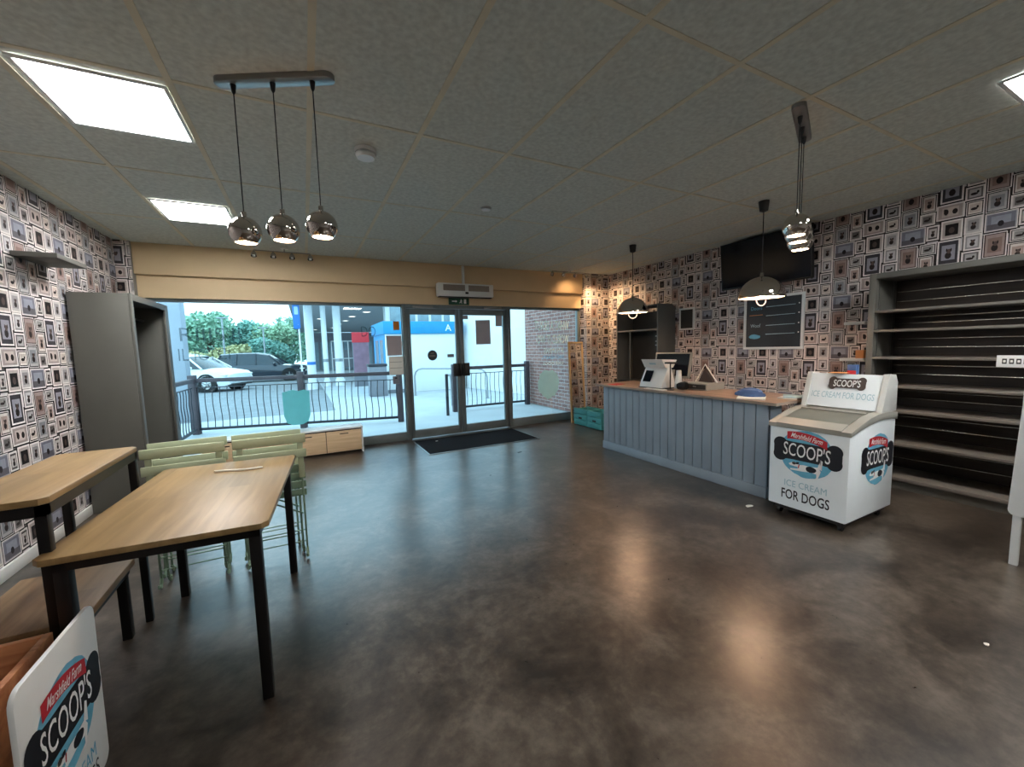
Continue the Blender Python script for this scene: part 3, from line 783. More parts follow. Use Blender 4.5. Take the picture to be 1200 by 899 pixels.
# bits of litter
def scrap(name, label, loc, mt, r, seed):
    rnd = random.Random(seed); m = MB(); P = ell(0, 0, r, r * .6, 9, .7, seed)
    m.prism(P, .0, r * .16, mt, XY); o = m.build(name, loc=loc); tag(o, label, 'litter')
scrap('paper_scrap', 'crumpled white paper scrap on the left end of the entrance mat', (1.7, 5.85, .009), M_SHEET, .022, 1)
scrap('floor_scrap', 'small black scrap on the floor between mat and counter', (2.466, 4.63, .0), M_BLACKP, .025, 2)
scrap('floor_scrap', 'tiny dark speck on the floor in front of the mat', (1.736, 3.95, .0), M_BLACKP, .012, 3)
scrap('plastic_scrap', 'shiny clear plastic scrap on the floor at lower right', (2.66, .545, .0), M_SHEET, .014, 4)
scrap('floor_scrap', 'small white scrap on the floor by the near end of the counter', (3.27, 2.02, .0), M_SHEET, .03, 5)

# ================================================================== FRONT WALL FITTINGS
t = thing('air_curtain', 'white over-door air heater unit mounted above the glass doors', 'heater', (2.32, 6.1, 2.2))
m = MB(); m.box(-.46, -.13, 0, .46, 0, .2, M_WHITE, .012); m.build('casing', t)
for a, b in ((-.38, -.03), (.03, .38)):
    m = MB()
    m.box(a, -.133, .085, b, -.129, .175, M_NOTICE)
    for i in range(7): m.box(a, -.137, .09 + i * .012, b, -.132, .096 + i * .012, M_TOPEDGE)
    m.build('air_grille', t, smooth=False)
m = MB(); m.box(-.025, -.135, .04, .025, -.13, .07, M_BLACKP); m.build('control_display', t)
m = MB(); m.box(-.44, -.1, -.012, .44, -.02, .0, M_BLACKP); m.build('air_outlet', t)
m = MB(); m.box(-.03, -.03, .2, .01, .0, .49, M_WHITE, .004); m.build('cable_conduit', t)

t = thing('exit_sign', 'small dark green running-man exit sign below the air heater', 'exit sign', (2.25, 6.165, 2.09))
m = MB(); m.box(-.17, -.02, 0, .17, 0, .115, M_EXITG, .003); m.build('sign_plate', t)
m = MB(); Mx = frame((0, -.0215, .055), (1, 0, 0), (0, 0, 1))
m.flat([(-.02, -.035), (.02, -.035), (.02, .035), (-.02, .035)], Mx @ Matrix.Translation((.1, 0, 0)), M_WHP)
m.flat([(-.05, -.008), (.01, -.008), (.01, -.02), (.04, .0), (.01, .02), (.01, .008), (-.05, .008)], Mx @ Matrix.Translation((-.07, 0, 0)), M_WHP)
m.flat(ell(0, 0, .009, .009, 10), Mx @ Matrix.Translation((.035, .026, 0)), M_WHP)
m.flat([(-.012, .015), (.012, .018), (.028, .0), (.02, -.002), (.008, .006), (.012, -.012), (.024, -.034), (.014, -.036), (0, -.014), (-.02, -.03), (-.028, -.022), (-.008, -.004)], Mx @ Matrix.Translation((.03, 0, 0)), M_WHP)
m.build('pictogram', t, smooth=False)

# leaning mirror and teal crates in the far right corner
t = thing('leaning_mirror', 'tall pale wood framed mirror leaning beside the right window', 'mirror', (4.41, 5.93, 0)); t.rotation_euler = (math.radians(-2.5), 0, math.radians(15))
w, h = .41, 1.46
for nm, q in (('frame_side', (-w / 2, -.015, 0, -w / 2 + .03, .015, h)), ('frame_side', (w / 2 - .03, -.015, 0, w / 2, .015, h)), ('frame_rail', (-w / 2 + .03, -.015, h - .03, w / 2 - .03, .015, h)), ('frame_rail', (-w / 2 + .03, -.015, 0, w / 2 - .03, .015, .03))):
    m = MB(); m.box(*q, M_PALE, .003); m.build(nm, t)
m = MB(); m.box(-w / 2 + .03, -.002, .03, w / 2 - .03, .008, h - .03, M_MIRROR); m.build('mirror_glass', t, smooth=False)

def teal_crate(label, y0, y1):
    t = thing('slatted_crate', label, 'crate', (4.2, (y0 + y1) / 2, 0), 0, 'teal slatted crates'); l = (y1 - y0) / 2; h = .30; d = .3
    for x in (0, d - .012):
        for i in range(3):
            m = MB(); m.box(x, -l, .01 + i * .098, x + .012, l, .01 + i * .098 + .088, M_TEAL, .002)
            if i == 1: m.box(x - .002 if x == 0 else x + .012, -.045, .12, x if x == 0 else x + .014, .045, .15, M_BLACKP)
            m.build('side_slat', t)
    for s_ in (-1, 1):
        m = MB(); m.box(.012, s_ * l - s_ * .012, .01, d - .012, s_ * l, h - .02, M_TEAL, .002); m.build('end_panel', t)
    m = MB(); m.box(.012, -l + .012, .01, d - .012, l - .012, .02, M_TEAL); m.build('bottom_board', t)
    for s_ in (-1, 1):
        m = MB(); m.box(.013, s_ * (l - .032), .02, .033, s_ * (l - .014), h, M_TEAL); m.build('corner_post', t)
teal_crate('teal slatted crate on the floor against the leaning mirror', 5.43, 5.79)
teal_crate('teal slatted crate on the floor, the one nearer the counter', 5.05, 5.41)

# ================================================================== COUNTER
t = thing('shop_counter', 'long grey panelled shop counter with a taupe worktop', 'counter', (3.55, 2.05, 0))
L = 2.17
m = MB(); m.box(.018, .0, .1, .03, L, .84, M_GROOVE)
n = 20
for i in range(n): m.box(0, i * L / n + .003, .1, .02, (i + 1) * L / n - .003, .84, M_COUNTER, .004)
m.build('front_panel', t)
m = MB(); m.box(-.012, -.005, 0, .02, L + .005, .1, M_COUNTER, .004); m.build('plinth', t)
m = MB(); m.box(.02, 0, 0, .2, .02, .84, M_COUNTER, .002); m.build('end_panel', t)
m = MB(); m.box(.02, L - .02, 0, .6, L, .84, M_COUNTER, .002); m.build('end_panel', t)
m = MB(); m.box(.56, .05, 0, .6, .09, .84, M_COUNTER, .002); m.build('rear_post', t)
m = MB(); m.box(.05, .03, .35, .58, L - .03, .37, M_CAB); m.build('inner_shelf', t)
m = MB(); m.prism([(-.05, -.09), (.64, -.09), (.64, L + .11), (-.05, L + .11)], .842, .868, M_TOP, XY, .004); m.build('worktop', t)
m = MB(); m.box(-.053, -.09, .842, -.05, L + .11, .866, M_TOPEDGE); m.box(-.05, -.093, .842, .64, -.09, .866, M_TOPEDGE); m.build('worktop_edging', t)

ZT = .868
# point of sale: white scale-like till with screen and hopper top
t = thing('receipt_till', 'white till unit with small dark customer screen at the far end of the counter', 'till', (3.72, 3.46, ZT))
m = MB(); m.prism([(-.1, 0), (.12, 0), (.12, .05), (.06, .24), (-.0, .24), (-.1, .04)], -.17, .17, M_WHITE, XZ, .006); m.build('housing', t)
m = MB(); X = frame((-.052, .075, .14), (0, -1, 0), (.1, 0, .2))
m.flat([(-.06, -.075), (.06, -.075), (.06, .07), (-.06, .07)], X @ Matrix.Translation((0, 0, .004)), M_TVSC); m.build('small_screen', t, smooth=False)
m = MB(); m.prism([(-.03, .24), (.10, .24), (.16, .33), (-.09, .34)], -.16, .16, M_WHITE, XZ, .006); m.build('display_hood', t)
m = MB(); m.text('till', frame((-.066, -.02, .29), (0, -1, 0), (-.06, 0, .1)), .001, M_PALEB); m.bm.clear()
m.flat(rrect(.1, .025, .005), frame((-.0635, -.0, .29), (0, -1, 0), (-.06, 0, .1)) @ Matrix.Translation((0, 0, .003)), M_PALEB); m.build('badge', t, smooth=False)
m = MB(); m.box(-.11, -.2, .0, .14, .18, .012, M_BLACKP, .004); m.build('base_tray', t)

t = thing('computer_monitor', 'grey-edged monitor with a dark screen standing behind the white till', 'monitor', (3.99, 3.50, ZT))
t.rotation_euler = (0, 0, math.radians(14))
m = MB(); X = Matrix.Rotation(.24, 4, 'Y')
m.box(-.012, -.235, .10, .018, .235, .42, M_FRTOP, .006, X); m.build('bezel', t)
m = MB(); m.box(-.0145, -.21, .125, -.0115, .21, .40, M_TVSC, 0, X); m.build('screen', t, smooth=False)
m = MB(); m.box(.0, -.05, .0, .05, .05, .2, M_FRTOP, .006); m.box(-.09, -.12, .0, .1, .12, .015, M_FRTOP, .005); m.build('stand', t)

t = thing('cash_drawer', 'low grey cash drawer box behind the till on the counter', 'cash drawer', (4.0, 3.03, ZT))
m = MB(); m.box(-.15, -.15, .0, .15, .15, .075, M_FRTOP, .006); m.build('casing', t)
m = MB(); m.box(-.154, -.135, .012, -.149, .135, .062, M_CABDK, .002); m.build('drawer_front', t)
m = MB(); m.box(-.16, -.02, .03, -.153, .02, .045, M_STEEL, .002); m.build('lock', t)

t = thing('scanner_stand', 'thin black stand with a flat head beside the white till', 'stand', (3.64, 3.185, ZT))
m = MB(); m.lathe([(0, 0), (.045, 0), (.045, .008), (.008, .012), (0, .012)], M_BLACKP, seg=18); m.build('base', t)
m = MB(); m.cyl((0, 0, .01), (0, 0, .30), .007, M_BLACKP, 8); m.build('pole', t)
m = MB(); m.box(-.03, -.05, .295, .05, .06, .315, M_BLACKP, .005); m.build('head', t)

t = thing('hand_scanner', 'white handheld scanner with a black rounded nose on the counter', 'scanner', (3.73, 3.09, ZT)); t.rotation_euler = (0, 0, .2)
m = MB(); m.tube([(.02, .07, .02), (.01, .06, .07), (.0, .05, .15), (.0, .05, .22)], [.042, .04, .03, .026], M_WHITE, 12); m.build('handle', t)
m = MB(); m.tube([(.0, .05, .045), (-.01, -.01, .05), (-.01, -.05, .05)], [.04, .045, .04], M_BLACKP, 12); m.build('nose', t)
t = thing('leaflet_holder', 'white triangular holder with dark brown contents at the back of the counter', 'holder', (4.05, 3.04, ZT + .076))
m = MB(); m.tube([(-.05, .10, .0), (-.02, .0, .2), (0.0, -.14, .0)], .008, M_SHEET, 6); m.build('wire_frame', t)
m = MB(); m.prism([(.08, .0), (.0, .15), (-.09, .05), (-.1, .0)], -.03, .02, M_BROWNP, YZ, .004); m.build('contents', t)

def sheet(name, label, loc, w, l, rz, mt, h=.004, cat='paper'):
    m = MB(); m.box(-w / 2, -l / 2, 0, w / 2, l / 2, h, mt, .0008); o = m.build(name, loc=loc); o.rotation_euler = (0, 0, rz); tag(o, label, cat); return o
sheet('paper_sheet', 'flat red and white paper at the far corner of the worktop', (3.66, 4.08, ZT), .21, .15, .2, M_REDP, .002)
sheet('paper_sheet', 'white sheet of paper on the worktop beside the till', (3.585, 3.34, ZT), .1, .3, -.1, M_SHEET, .006)
sheet('brown_card', 'pale card sheet under the blue bag on the counter end', (3.66, 2.27, ZT), .26, .22, .5, M_SHEET, .014)
m = MB(); m.ball((0, 0, .0), .1, M_BLUEB, 22, 12, .8); rnd = random.Random(9); fold = [(rnd.uniform(20, 60), rnd.uniform(20, 60), rnd.uniform(0, 6)) for _ in range(5)]
for v in m.bm.verts:
    c = v.co.copy(); k = 1 + sum(.05 * math.sin(fx * c.x + fy * c.y + 40 * c.z + ph) for fx, fy, ph in fold)
    v.co = Vector((c.x * k * .95, c.y * k * 1.25, max(0, c.z * k * .75 + .012)))
o = m.build('blue_bag', loc=(3.70, 2.31, ZT + .0145)); tag(o, 'crumpled blue plastic bag on the near end of the counter', 'bag')
for i, (dx, dy, rz, mt, lb) in enumerate(((.03, -.02, .2, M_SHEET, 'stack of white leaflets on the counter end, lowest pad'), (.04, -.035, .5, M_PALEB, 'pale blue leaflet on top of the white pad at the counter end'))):
    sheet('leaflet', lb, (3.87 + dx, 2.08 + dy, ZT + i * .0125), .19, .15, rz, mt, .012)

# ================================================================== FREEZER
FX, FY = 3.32, 1.36
t = thing('ice_cream_freezer', 'white chest freezer printed with a bone logo beside the counter', 'freezer', (FX, FY, 0))
fd, fw = .69, .54
curve = [(0, .715), (.06, .733), (.15, .752), (.26, .772), (.38, .788), (.50, .792), (.60, .788), (fd, .775)]
m = MB(); m.prism([(0, .085), (fd, .085)] + curve[::-1], 0, fw, M_FREEZ, XZ, .012); m.build('cabinet', t)
m = MB(); cu2 = [(x * 1.012 - .008, z + .05 * (.55 + .45 * min(1, x / .3))) for x, z in curve]
inner = curve
# frame of the lid: two curved side rails, front and rear bar
def rail(y0, y1):
    m.prism([(x * 1.01 - .006, z - .004) for x, z in inner] + cu2[::-1], y0, y1, M_FRTOP, XZ, .005)
rail(-.01, .055); rail(fw - .055, fw + .01)
m.prism([(-.006, .711), (.085, .735), (.085, .784), (-.008, .748)], .05, fw - .05, M_FRTOP, XZ, .004)
m.prism([(.46, .79), (fd, .772), (fd, .824), (.46, .838)], .05, fw - .05, M_FRTOP, XZ, .004)
m.build('lid_frame', t)
for (a, b, dz, y0, y1) in ((.08, .36, .004, .055, fw - .055), (.30, .47, -.008, .055, fw - .055)):
    m = MB(); P = [(a + (b - a) * i / 6) for i in range(7)]
    def zc(x):
        xs = [c[0] for c in cu2]; zs = [c[1] for c in cu2]; return float(np.interp(x, xs, zs))
    m.prism([(x, zc(x) - .012 + dz) for x in P] + [(x, zc(x) - .007 + dz) for x in P[::-1]], y0, y1, M_LID, XZ)
    g = m.build('sliding_lid', t)
    m = MB(); m.box(b - .03, y0, zc(b) - .014 + dz, b, y1, zc(b) + dz, M_FRTOP, .003); m.build('lid_rail', g)
m = MB(); m.box(.06, .05, .60, .5, fw - .05, .735, M_FRTOP); m.build('inner_liner', t)
# header box
m = MB(); m.prism([(.455, .845), (.50, .842), (.66, .842), (.66, 1.05), (.63, 1.105), (.54, 1.11)], .02, fw - .02, M_FREEZ, XZ, .006)
for y0, y1 in ((-.005, .035), (fw - .035, fw + .005)): m.prism([(.44, .84), (.675, .835), (.675, 1.06), (.64, 1.115), (.535, 1.12)], y0, y1, M_HEAD, XZ, .005)
m.box(.5, .02, .825, .66, fw - .02, .846, M_FRTOP); m.build('header_box', t)
nx = Vector((-.265, 0, .085)).normalized()
mh = MB(); Mh = frame((.4965, fw / 2, .985), (0, -1, 0), (.085, 0, .265))
mh.flat([(u, v) for u, v in bone(.25, .105)], Mh @ Matrix.Translation((0.02, .055, .0025)), M_BROWNP)
mh.text("SCOOP'S", Mh @ Matrix.Translation((.02, .055, .0035)), .058, M_WHP, .18, .012)
mh.text('ICE CREAM FOR DOGS', Mh @ Matrix.Translation((0, -.045, .0025)), .05, M_PALEB, .42, .0)
mh.build('header_lettering', t, smooth=False)
m = MB(); Mf = frame((-.001, fw * .5, .532), (0, -1, 0), (0, 0, 1))
logo(m, Mf, .47); m.text('ICE CREAM', frame((-.002, fw * .5, .278), (0, -1, 0), (0, 0, 1)), .05, M_PALEB, .29, .0)
m.text('FOR DOGS', frame((-.002, fw * .5, .188), (0, -1, 0), (0, 0, 1)), .078, M_INK, .33, .012); m.build('front_logo', t, smooth=False)
m = MB(); logo(m, frame((.42, -.001, .50), (1, 0, 0), (0, 0, 1)), .50); m.build('side_logo', t, smooth=False)
m = MB(); m.box(.03, .03, .05, fd - .03, fw - .03, .086, M_BLACKP); m.build('base_tray', t)
for x in (.07, fd - .07):
    for y in (.06, fw - .06):
        m = MB(); m.cyl((x - .0, y - .012, .026), (x, y + .012, .026), .026, M_BLACKP, 14); m.box(x - .02, y - .018, .03, x + .02, y + .018, .052, M_BLACKP, .002); m.build('castor', t)
m = MB(); m.prism([(0, 0), (.0, .12), (.1, .125), (.11, .0)], 0, .003, M_ORANGE, XY); o = m.build('orange_card', loc=(FX + .50, FY + .26, 1.118)); tag(o, 'small orange card lying on the freezer header', 'card')
m = MB(); m.box(0, 0, 0, .05, .06, .075, M_BLUEB, .002); m.box(-.0015, .0, .0, .0, .06, .03, M_REDP); o = m.build('small_tin', loc=(FX + .575, FY + .22, 1.108)); tag(o, 'small red and blue box on top of the freezer header', 'box')

# ================================================================== RIGHT WALL
# large shelving unit
UX, UY0, UY1, UZ = 4.75, -.75, 1.86, 1.985
t = thing('wall_shelving_unit', 'big taupe shelving unit with dark slatted back on the right wall', 'shelving unit', (UX, UY0, 0))
ud, ul = XR - UX - .003, UY1 - UY0
m = MB(); m.box(0, ul - .05, 0, ud, ul, UZ, M_UNIT, .003); m.build('side_panel', t)
m = MB(); m.box(0, 0, 0, ud, .05, UZ, M_UNIT, .003); m.build('side_panel', t)
m = MB(); m.box(0, .05, UZ - .05, ud, ul - .05, UZ, M_UNIT, .003); m.build('top_panel', t)
m = MB(); m.box(ud - .02, .05, .1, ud, ul - .05, UZ - .05, M_UNITDK); m.build('back_panel', t)
zs = [1.645, 1.466, 1.215, .955, .73, .43]
for z in zs:
    m = MB(); m.box(.0 if z > 1 else -.0, .05, z - .022, ud - .02, ul - .05, z, M_SHELFT, .003); m.build('shelf', t)
m = MB(); m.box(0, .05, .085, ud - .02, ul - .05, .115, M_SHELFT, .003); m.build('base_shelf', t)
m = MB(); m.box(.03, .05, 0, .05, ul - .05, .085, M_UNIT, .002); m.build('plinth', t)
lv = [1.93] + zs + [.1]
for a, b in zip(lv[:-1], lv[1:]):
    for f in (.36, .68):
        z = a + (b - a) * f
        m = MB(); m.box(ud - .026, .06, z - .004, ud - .019, ul - .06, z + .004, M_INSERT, .001); m.build('slat_insert', t)
m = MB()
for x in (.07, ud - .09): m.box(x, ul - .053, .1, x + .012, ul - .049, UZ - .05, M_STEEL)
m.build('shelf_upright_track', t)

t = thing('price_strip', 'white strip with small dark pictograms clipped to a shelf edge', 'label strip', (UX - .004, .84, 1.19))
m = MB(); m.box(-.003, -.2, -.045, 0, .2, .045, M_WHITE, .001); m.build('strip', t)
m = MB()
for i in range(9):
    if i == 5: m.flat(rrect(.045, .07, .004), frame((-.0035, .16 - i * .035, 0), (0, -1, 0), (0, 0, 1)), M_INK); continue
    m.flat(rrect(.024, .04, .003), frame((-.0035, .16 - i * .035, 0), (0, -1, 0), (0, 0, 1)), M_CABDK); m.flat(rrect(.013, .018, .003), frame((-.004, .16 - i * .035, 0), (0, -1, 0), (0, 0, 1)), M_SHEET)
m.build('pictograms', t, smooth=False)

# white ledges and oddments left of the shelving
for y, z, w, lb in ((2.11, 1.535, .18, 'upper small white wall ledge left of the big shelving'), (2.12, 1.155, .21, 'lower small white wall ledge above the freezer')):
    m = MB(); m.box(-.09, -w / 2, 0, 0, w / 2, .03, M_WHITEM, .003); o = m.build('wall_ledge', loc=(XR - .004, y, z)); tag(o, lb, 'shelf')
m = MB(); m.box(-.05, -.035, 0, 0, .035, .085, M_ORANGE, .002); o = m.build('orange_box', loc=(XR - .02, 2.06, 1.185)); tag(o, 'small orange-brown box on the lower white ledge', 'box')
for y, z, lb in ((1.93, 1.80, 'upper small white wall switch by the shelving edge'), (1.93, 1.30, 'lower small white wall switch by the shelving edge')):
    t = thing('wall_switch', lb, 'switch', (XR - .003, y, z)); m = MB(); m.box(-.012, -.035, -.035, 0, .035, .035, M_WHITE, .003); m.build('plate', t)
    m = MB(); m.box(-.016, -.012, -.02, -.011, .012, .02, M_WHITE, .002); m.build('rocker', t)

# television
t = thing('television', 'large black flat television mounted high on the right wall', 'television', (XR - .1, 3.06, 2.38)); t.rotation_euler = (0, math.radians(-5), 0)
m = MB(); m.box(-.03, -.55, -.30, .012, .55, .295, M_BLACKP, .005); m.build('housing', t)
m = MB(); m.box(-.0325, -.535, -.28, -.0295, .535, .28, M_TVSC); m.build('screen', t, smooth=False)
m = MB(); m.box(.012, -.15, -.1, .075, .15, .1, M_BLACK, .004); m.build('wall_bracket', t)

# chalkboard
t = thing('menu_chalkboard', 'white framed dark menu board with faint writing on the right wall', 'chalkboard', (XR - .004, 2.98, 1.615))
w, h = .72, .665
for nm, q in (('frame_rail', (-.025, -w / 2, h / 2 - .03, 0, w / 2, h / 2)), ('frame_rail', (-.025, -w / 2, -h / 2, 0, w / 2, -h / 2 + .03)), ('frame_side', (-.025, -w / 2, -h / 2 + .03, 0, -w / 2 + .03, h / 2 - .03)), ('frame_side', (-.025, w / 2 - .03, -h / 2 + .03, 0, w / 2, h / 2 - .03))):
    m = MB(); m.box(*q, M_WHITEM, .003); m.build(nm, t)
m = MB(); m.box(-.012, -w / 2 + .03, -h / 2 + .03, -.002, w / 2 - .03, h / 2 - .03, M_SLATE); m.build('slate', t)
m = MB(); X = frame((-.0128, 0, 0), (0, -1, 0), (0, 0, 1))
m.text('Doors', X @ Matrix.Translation((-.2, .19, 0)), .045, M_BLUEP, .14); m.text('Woof', X @ Matrix.Translation((-.21, -.03, 0)), .045, M_PALEB, .13)
for v in (.2, .09, -.03, -.14): m.flat([(-.08, v - .006), (.26, v - .001), (.26, v + .004), (-.08, v + .002)], X, M_PALEB); m.flat(ell(.3, v + .01, .008, .008, 8), X, M_WHP)
m.flat([(-.29, .1), (-.12, .1), (-.12, .107), (-.29, .106)], X, M_ORANGE)
m.flat(ell(-.22, -.17, .07, .03, 16, .2, 2), X, M_BLUEP)
m.build('chalk_writing', t, smooth=False)

# small empty picture frame
t = thing('picture_frame', 'small white framed dark picture beside the black shelf unit', 'picture frame', (XR - .004, 4.24, 1.75)); w, h = .27, .33
m = MB()
for q in ((-.02, -w / 2, h / 2 - .025, 0, w / 2, h / 2), (-.02, -w / 2, -h / 2, 0, w / 2, -h / 2 + .025), (-.02, -w / 2, -h / 2 + .025, 0, -w / 2 + .025, h / 2 - .025), (-.02, w / 2 - .025, -h / 2 + .025, 0, w / 2, h / 2 - .025)): m.box(*q, M_WHITEM, .002)
m.build('frame', t)
m = MB(); m.box(-.01, -w / 2 + .025, -h / 2 + .025, -.002, w / 2 - .025, h / 2 - .025, M_CABDK); m.build('picture', t)

# dark tall shelf unit behind the counter
t = thing('dark_shelf_unit', 'tall charcoal shelf unit against the right wall behind the counter', 'shelving unit', (4.82, 4.46, 0))
dd, dl, dh = XR - 4.82 - .003, .92, 2.0
prof = [(0, 0), (dd, 0), (dd, dh - .06), (dd - .07, dh), (0, dh)]
for y in (0, dl - .025):
    m = MB(); m.prism(prof, y, y + .025, M_DKSIDE, XZ, .003); m.build('side_panel', t)
m = MB(); m.box(0, .025, dh - .03, dd - .08, dl - .025, dh - .004, M_DKUNIT, .002); m.build('top_panel', t)
m = MB(); m.box(dd - .02, .025, .08, dd - .005, dl - .025, dh - .08, M_CABDK); m.build('back_panel', t)
for i, z in enumerate((.1, .38, .62, .78, 1.62)):
    m = MB(); m.box(.0 if i == 4 else .05, .025, z - .02, dd - .02, dl - .025, z, M_SHELFT if i == 4 else M_DKUNIT, .002); m.build('shelf', t)
m = MB(); m.box(.01, .6, .1, .022, .612, 1.6, M_UNIT); m.build('divider_post', t)
m = MB()
for z in (1.42, 1.5, 1.36): m.box(.02, .03, z, .05, .07, z + .015, M_STEEL, .001)
m.build('shelf_clips', t)

# right-hand white easel board
t = thing('easel_board', 'white board on a white leg at the right edge of the view', 'sign', (3.725, .388, 0)); t.rotation_euler = (0, math.radians(.5), 0)
m = MB(); m.prism([(u * .9994 - v * .033, v + .81) for u, v in rrect(.64, 1.0, .035)], -.009, .009, M_WHITEM, YZ, .002); m.build('board', t)
for y in (.30, -.30):
    m = MB(); m.box(.01, y - .018, 0, .034, y + .018, 1.25, M_WHITEM, .003); m.build('leg', t)
m = MB(); m.box(.01, -.3, .33, .03, .3, .37, M_WHITEM, .003); m.build('cross_rail', t)
for y in (.28, -.28):
    m = MB(); m.box(-.012, -.014, -1.2, .012, .014, .0, M_WHITEM, .002, Matrix.Translation((.05, y, 1.2)) @ Matrix.Rotation(-.28, 4, 'Y')); m.build('rear_leg', t)
# ================================================================== OUTSIDE
M_PAVE = mat('pale_paving', (168, 172, 176), .8, var=.08, scale=1.5)
M_ROAD = mat('grey_asphalt', (126, 130, 134), .9, var=.12, scale=3)
M_RAILW = mat('dark_rail_wood', (70, 60, 66), .6, var=.15)
M_RAILM = mat('dark_rail_metal', (44, 46, 54), .5, .2, var=.1)
M_OWHITE = mat('outside_white_render', (224, 226, 226), .7, var=.03, scale=1)
M_OGREY = mat('outside_grey_panel', (120, 122, 130), .7, var=.06)
M_KBLUE = mat('kiosk_blue', (14, 136, 186), .5, var=.05)
M_WINB = mat('outside_window_glass', (128, 150, 160), .12, var=.1)
M_SOFFIT = mat('canopy_soffit_grey', (176, 180, 184), .7, var=.04)
M_LAMPW = emit('canopy_downlight', (1, .97, .9), 2.2)
M_CARW = mat('car_paint_white', (226, 230, 232), .25, var=.02, coat=.5)
M_CARD = mat('car_paint_dark_navy', (32, 42, 54), .22, var=.05, coat=.6)
M_CARG = mat('car_glass', (46, 58, 66), .08, var=.1)
M_TYRE = mat('tyre_rubber', (26, 27, 28), .85, var=.1)
M_GALV = mat('galvanised_steel', (150, 156, 160), .4, .6, var=.08)
M_SIGNB = mat('road_sign_blue', (36, 110, 186), .4, var=.04)
M_LEAF = [mat('leaf_green_a', (134, 172, 146), .8, var=.25, scale=3), mat('leaf_green_b', (154, 184, 152), .8, var=.25, scale=3), mat('leaf_green_c', (118, 162, 148), .8, var=.25, scale=3), mat('leaf_ochre', (168, 166, 122), .8, var=.25, scale=3)]
M_TRUNK = mat('tree_bark', (92, 80, 70), .9, var=.2)

def gz(y): return -.012 - .012 * max(0, y - 10.5)
m = MB()
m.box(-30, 6.33, -.2, 20, 10.5, -.012, M_PAVE); m.box(.6, 10.5, -.2, 20, 32, -.012, M_PAVE)
struct(m.build('ground_paving'))
m = MB()
m.face([(-60, 10.5, -.014), (.6, 10.5, -.014), (.6, 32, gz(32)), (-60, 32, gz(32))], M_ROAD); m.face([(-60, 32, gz(32)), (40, 32, gz(32)), (40, 90, gz(90)), (-60, 90, gz(90))], M_ROAD)
struct(m.build('ground_car_park'))
m = MB(); m.box(4.9, 6.33, 0, 5.4, 8.75, 3.3, M_BRICK); struct(m.build('wall_outside_brick'))
m = MB(); m.box(-2.62, 10.8, -.02, -2.26, 11.2, 3.3, mat('column_blue_grey', (150, 156, 166), .7, var=.04), .02); struct(m.build('wall_outside_column'))
m = MB(); m.prism([(4.95, 14.6), (5.75, 10.2), (16, 10.2), (16, 14.6)], -.02, 6.0, M_OWHITE, XY); struct(m.build('wall_outside_wing'))

# railings
def railing(name, label, a, b, posts, n, group=None, wavy=False):
    a, b = Vector(a), Vector(b); d = b - a; Lr = d.length; rz = math.atan2(d.y, d.x)
    t = thing(name, label, 'railing', (a.x, a.y, -.012), rz)
    m = MB(); m.box(0, -.035, .93, Lr, .035, 1.0, M_RAILW, .008); m.build('top_rail', t)
    m = MB(); m.box(0, -.012, .83, Lr, .012, .845, M_RAILM); m.box(0, -.02, .07, Lr, .02, .115, M_RAILM, .004); m.build('lower_rail', t)
    for p in posts:
        q = MB(); q.box(p * Lr - .055, -.055, 0, p * Lr + .055, .055, 1.06, M_RAILW, .01); q.build('post', t)
    for i in range(n):
        x = Lr * (i + .5) / n; s = MB()
        s.tube([(x + (.02 * math.sin(k * PI / 2) if wavy else .008 * math.sin(k * .9)), 0, .1 + .74 * k / 8) for k in range(9)], .0075, M_RAILM, 6); s.build('baluster', t)
railing('front_railing', 'dark timber and metal railing outside the left window', (-1.79, 8.9), (1.62, 7.98), (0, .5, 1), 30)
railing('side_railing', 'dark railing with wavy bars running back to the shop at far left', (-1.79, 8.80), (-1.86, 6.42), (1,), 16, wavy=True)
railing('entrance_railing', 'dark railing outside the right-hand glass door and window', (2.93, 8.5), (4.78, 8.5), (0, 1), 16)

t = thing('barrier_hoop', 'long grey steel hoop barrier behind the left glass door', 'barrier', (2.97, 12.3, -.012), math.atan2(10.25 - 12.3, 4.5 - 2.97)); Lh = 2.55
m = MB(); m.tube([(0, 0, 0), (0, 0, .6), (.05, 0, .72), (.15, 0, .80), (.3, 0, .83), (Lh - .3, 0, .83), (Lh - .15, 0, .80), (Lh - .05, 0, .72), (Lh, 0, .6), (Lh, 0, 0)], .026, M_GALV, 10); m.build('tube', t)
m = MB(); m.lathe([(0, 0), (.06, 0), (.06, .012), (0, .012)], M_GALV, (0, 0, 0)); m.lathe([(0, 0), (.06, 0), (.06, .012), (0, .012)], M_GALV, (Lh, 0, 0)); m.build('base_plate', t)
t = thing('barrier_hoop', 'shorter steel hoop standing nearer the door, ending at a dark post', 'barrier', (3.18, 9.45, -.012), math.atan2(8.1 - 9.45, 2.62 - 3.18)); Lh = 1.45
m = MB(); m.tube([(0, 0, 0), (0, 0, .5), (.05, 0, .63), (.16, 0, .74), (.35, 0, .8), (Lh, 0, .84)], .026, M_GALV, 10); m.build('tube', t)
m = MB(); m.tube([(Lh, 0, 0), (Lh, 0, .88)], .032, M_RAILM, 10); m.build('end_post', t)

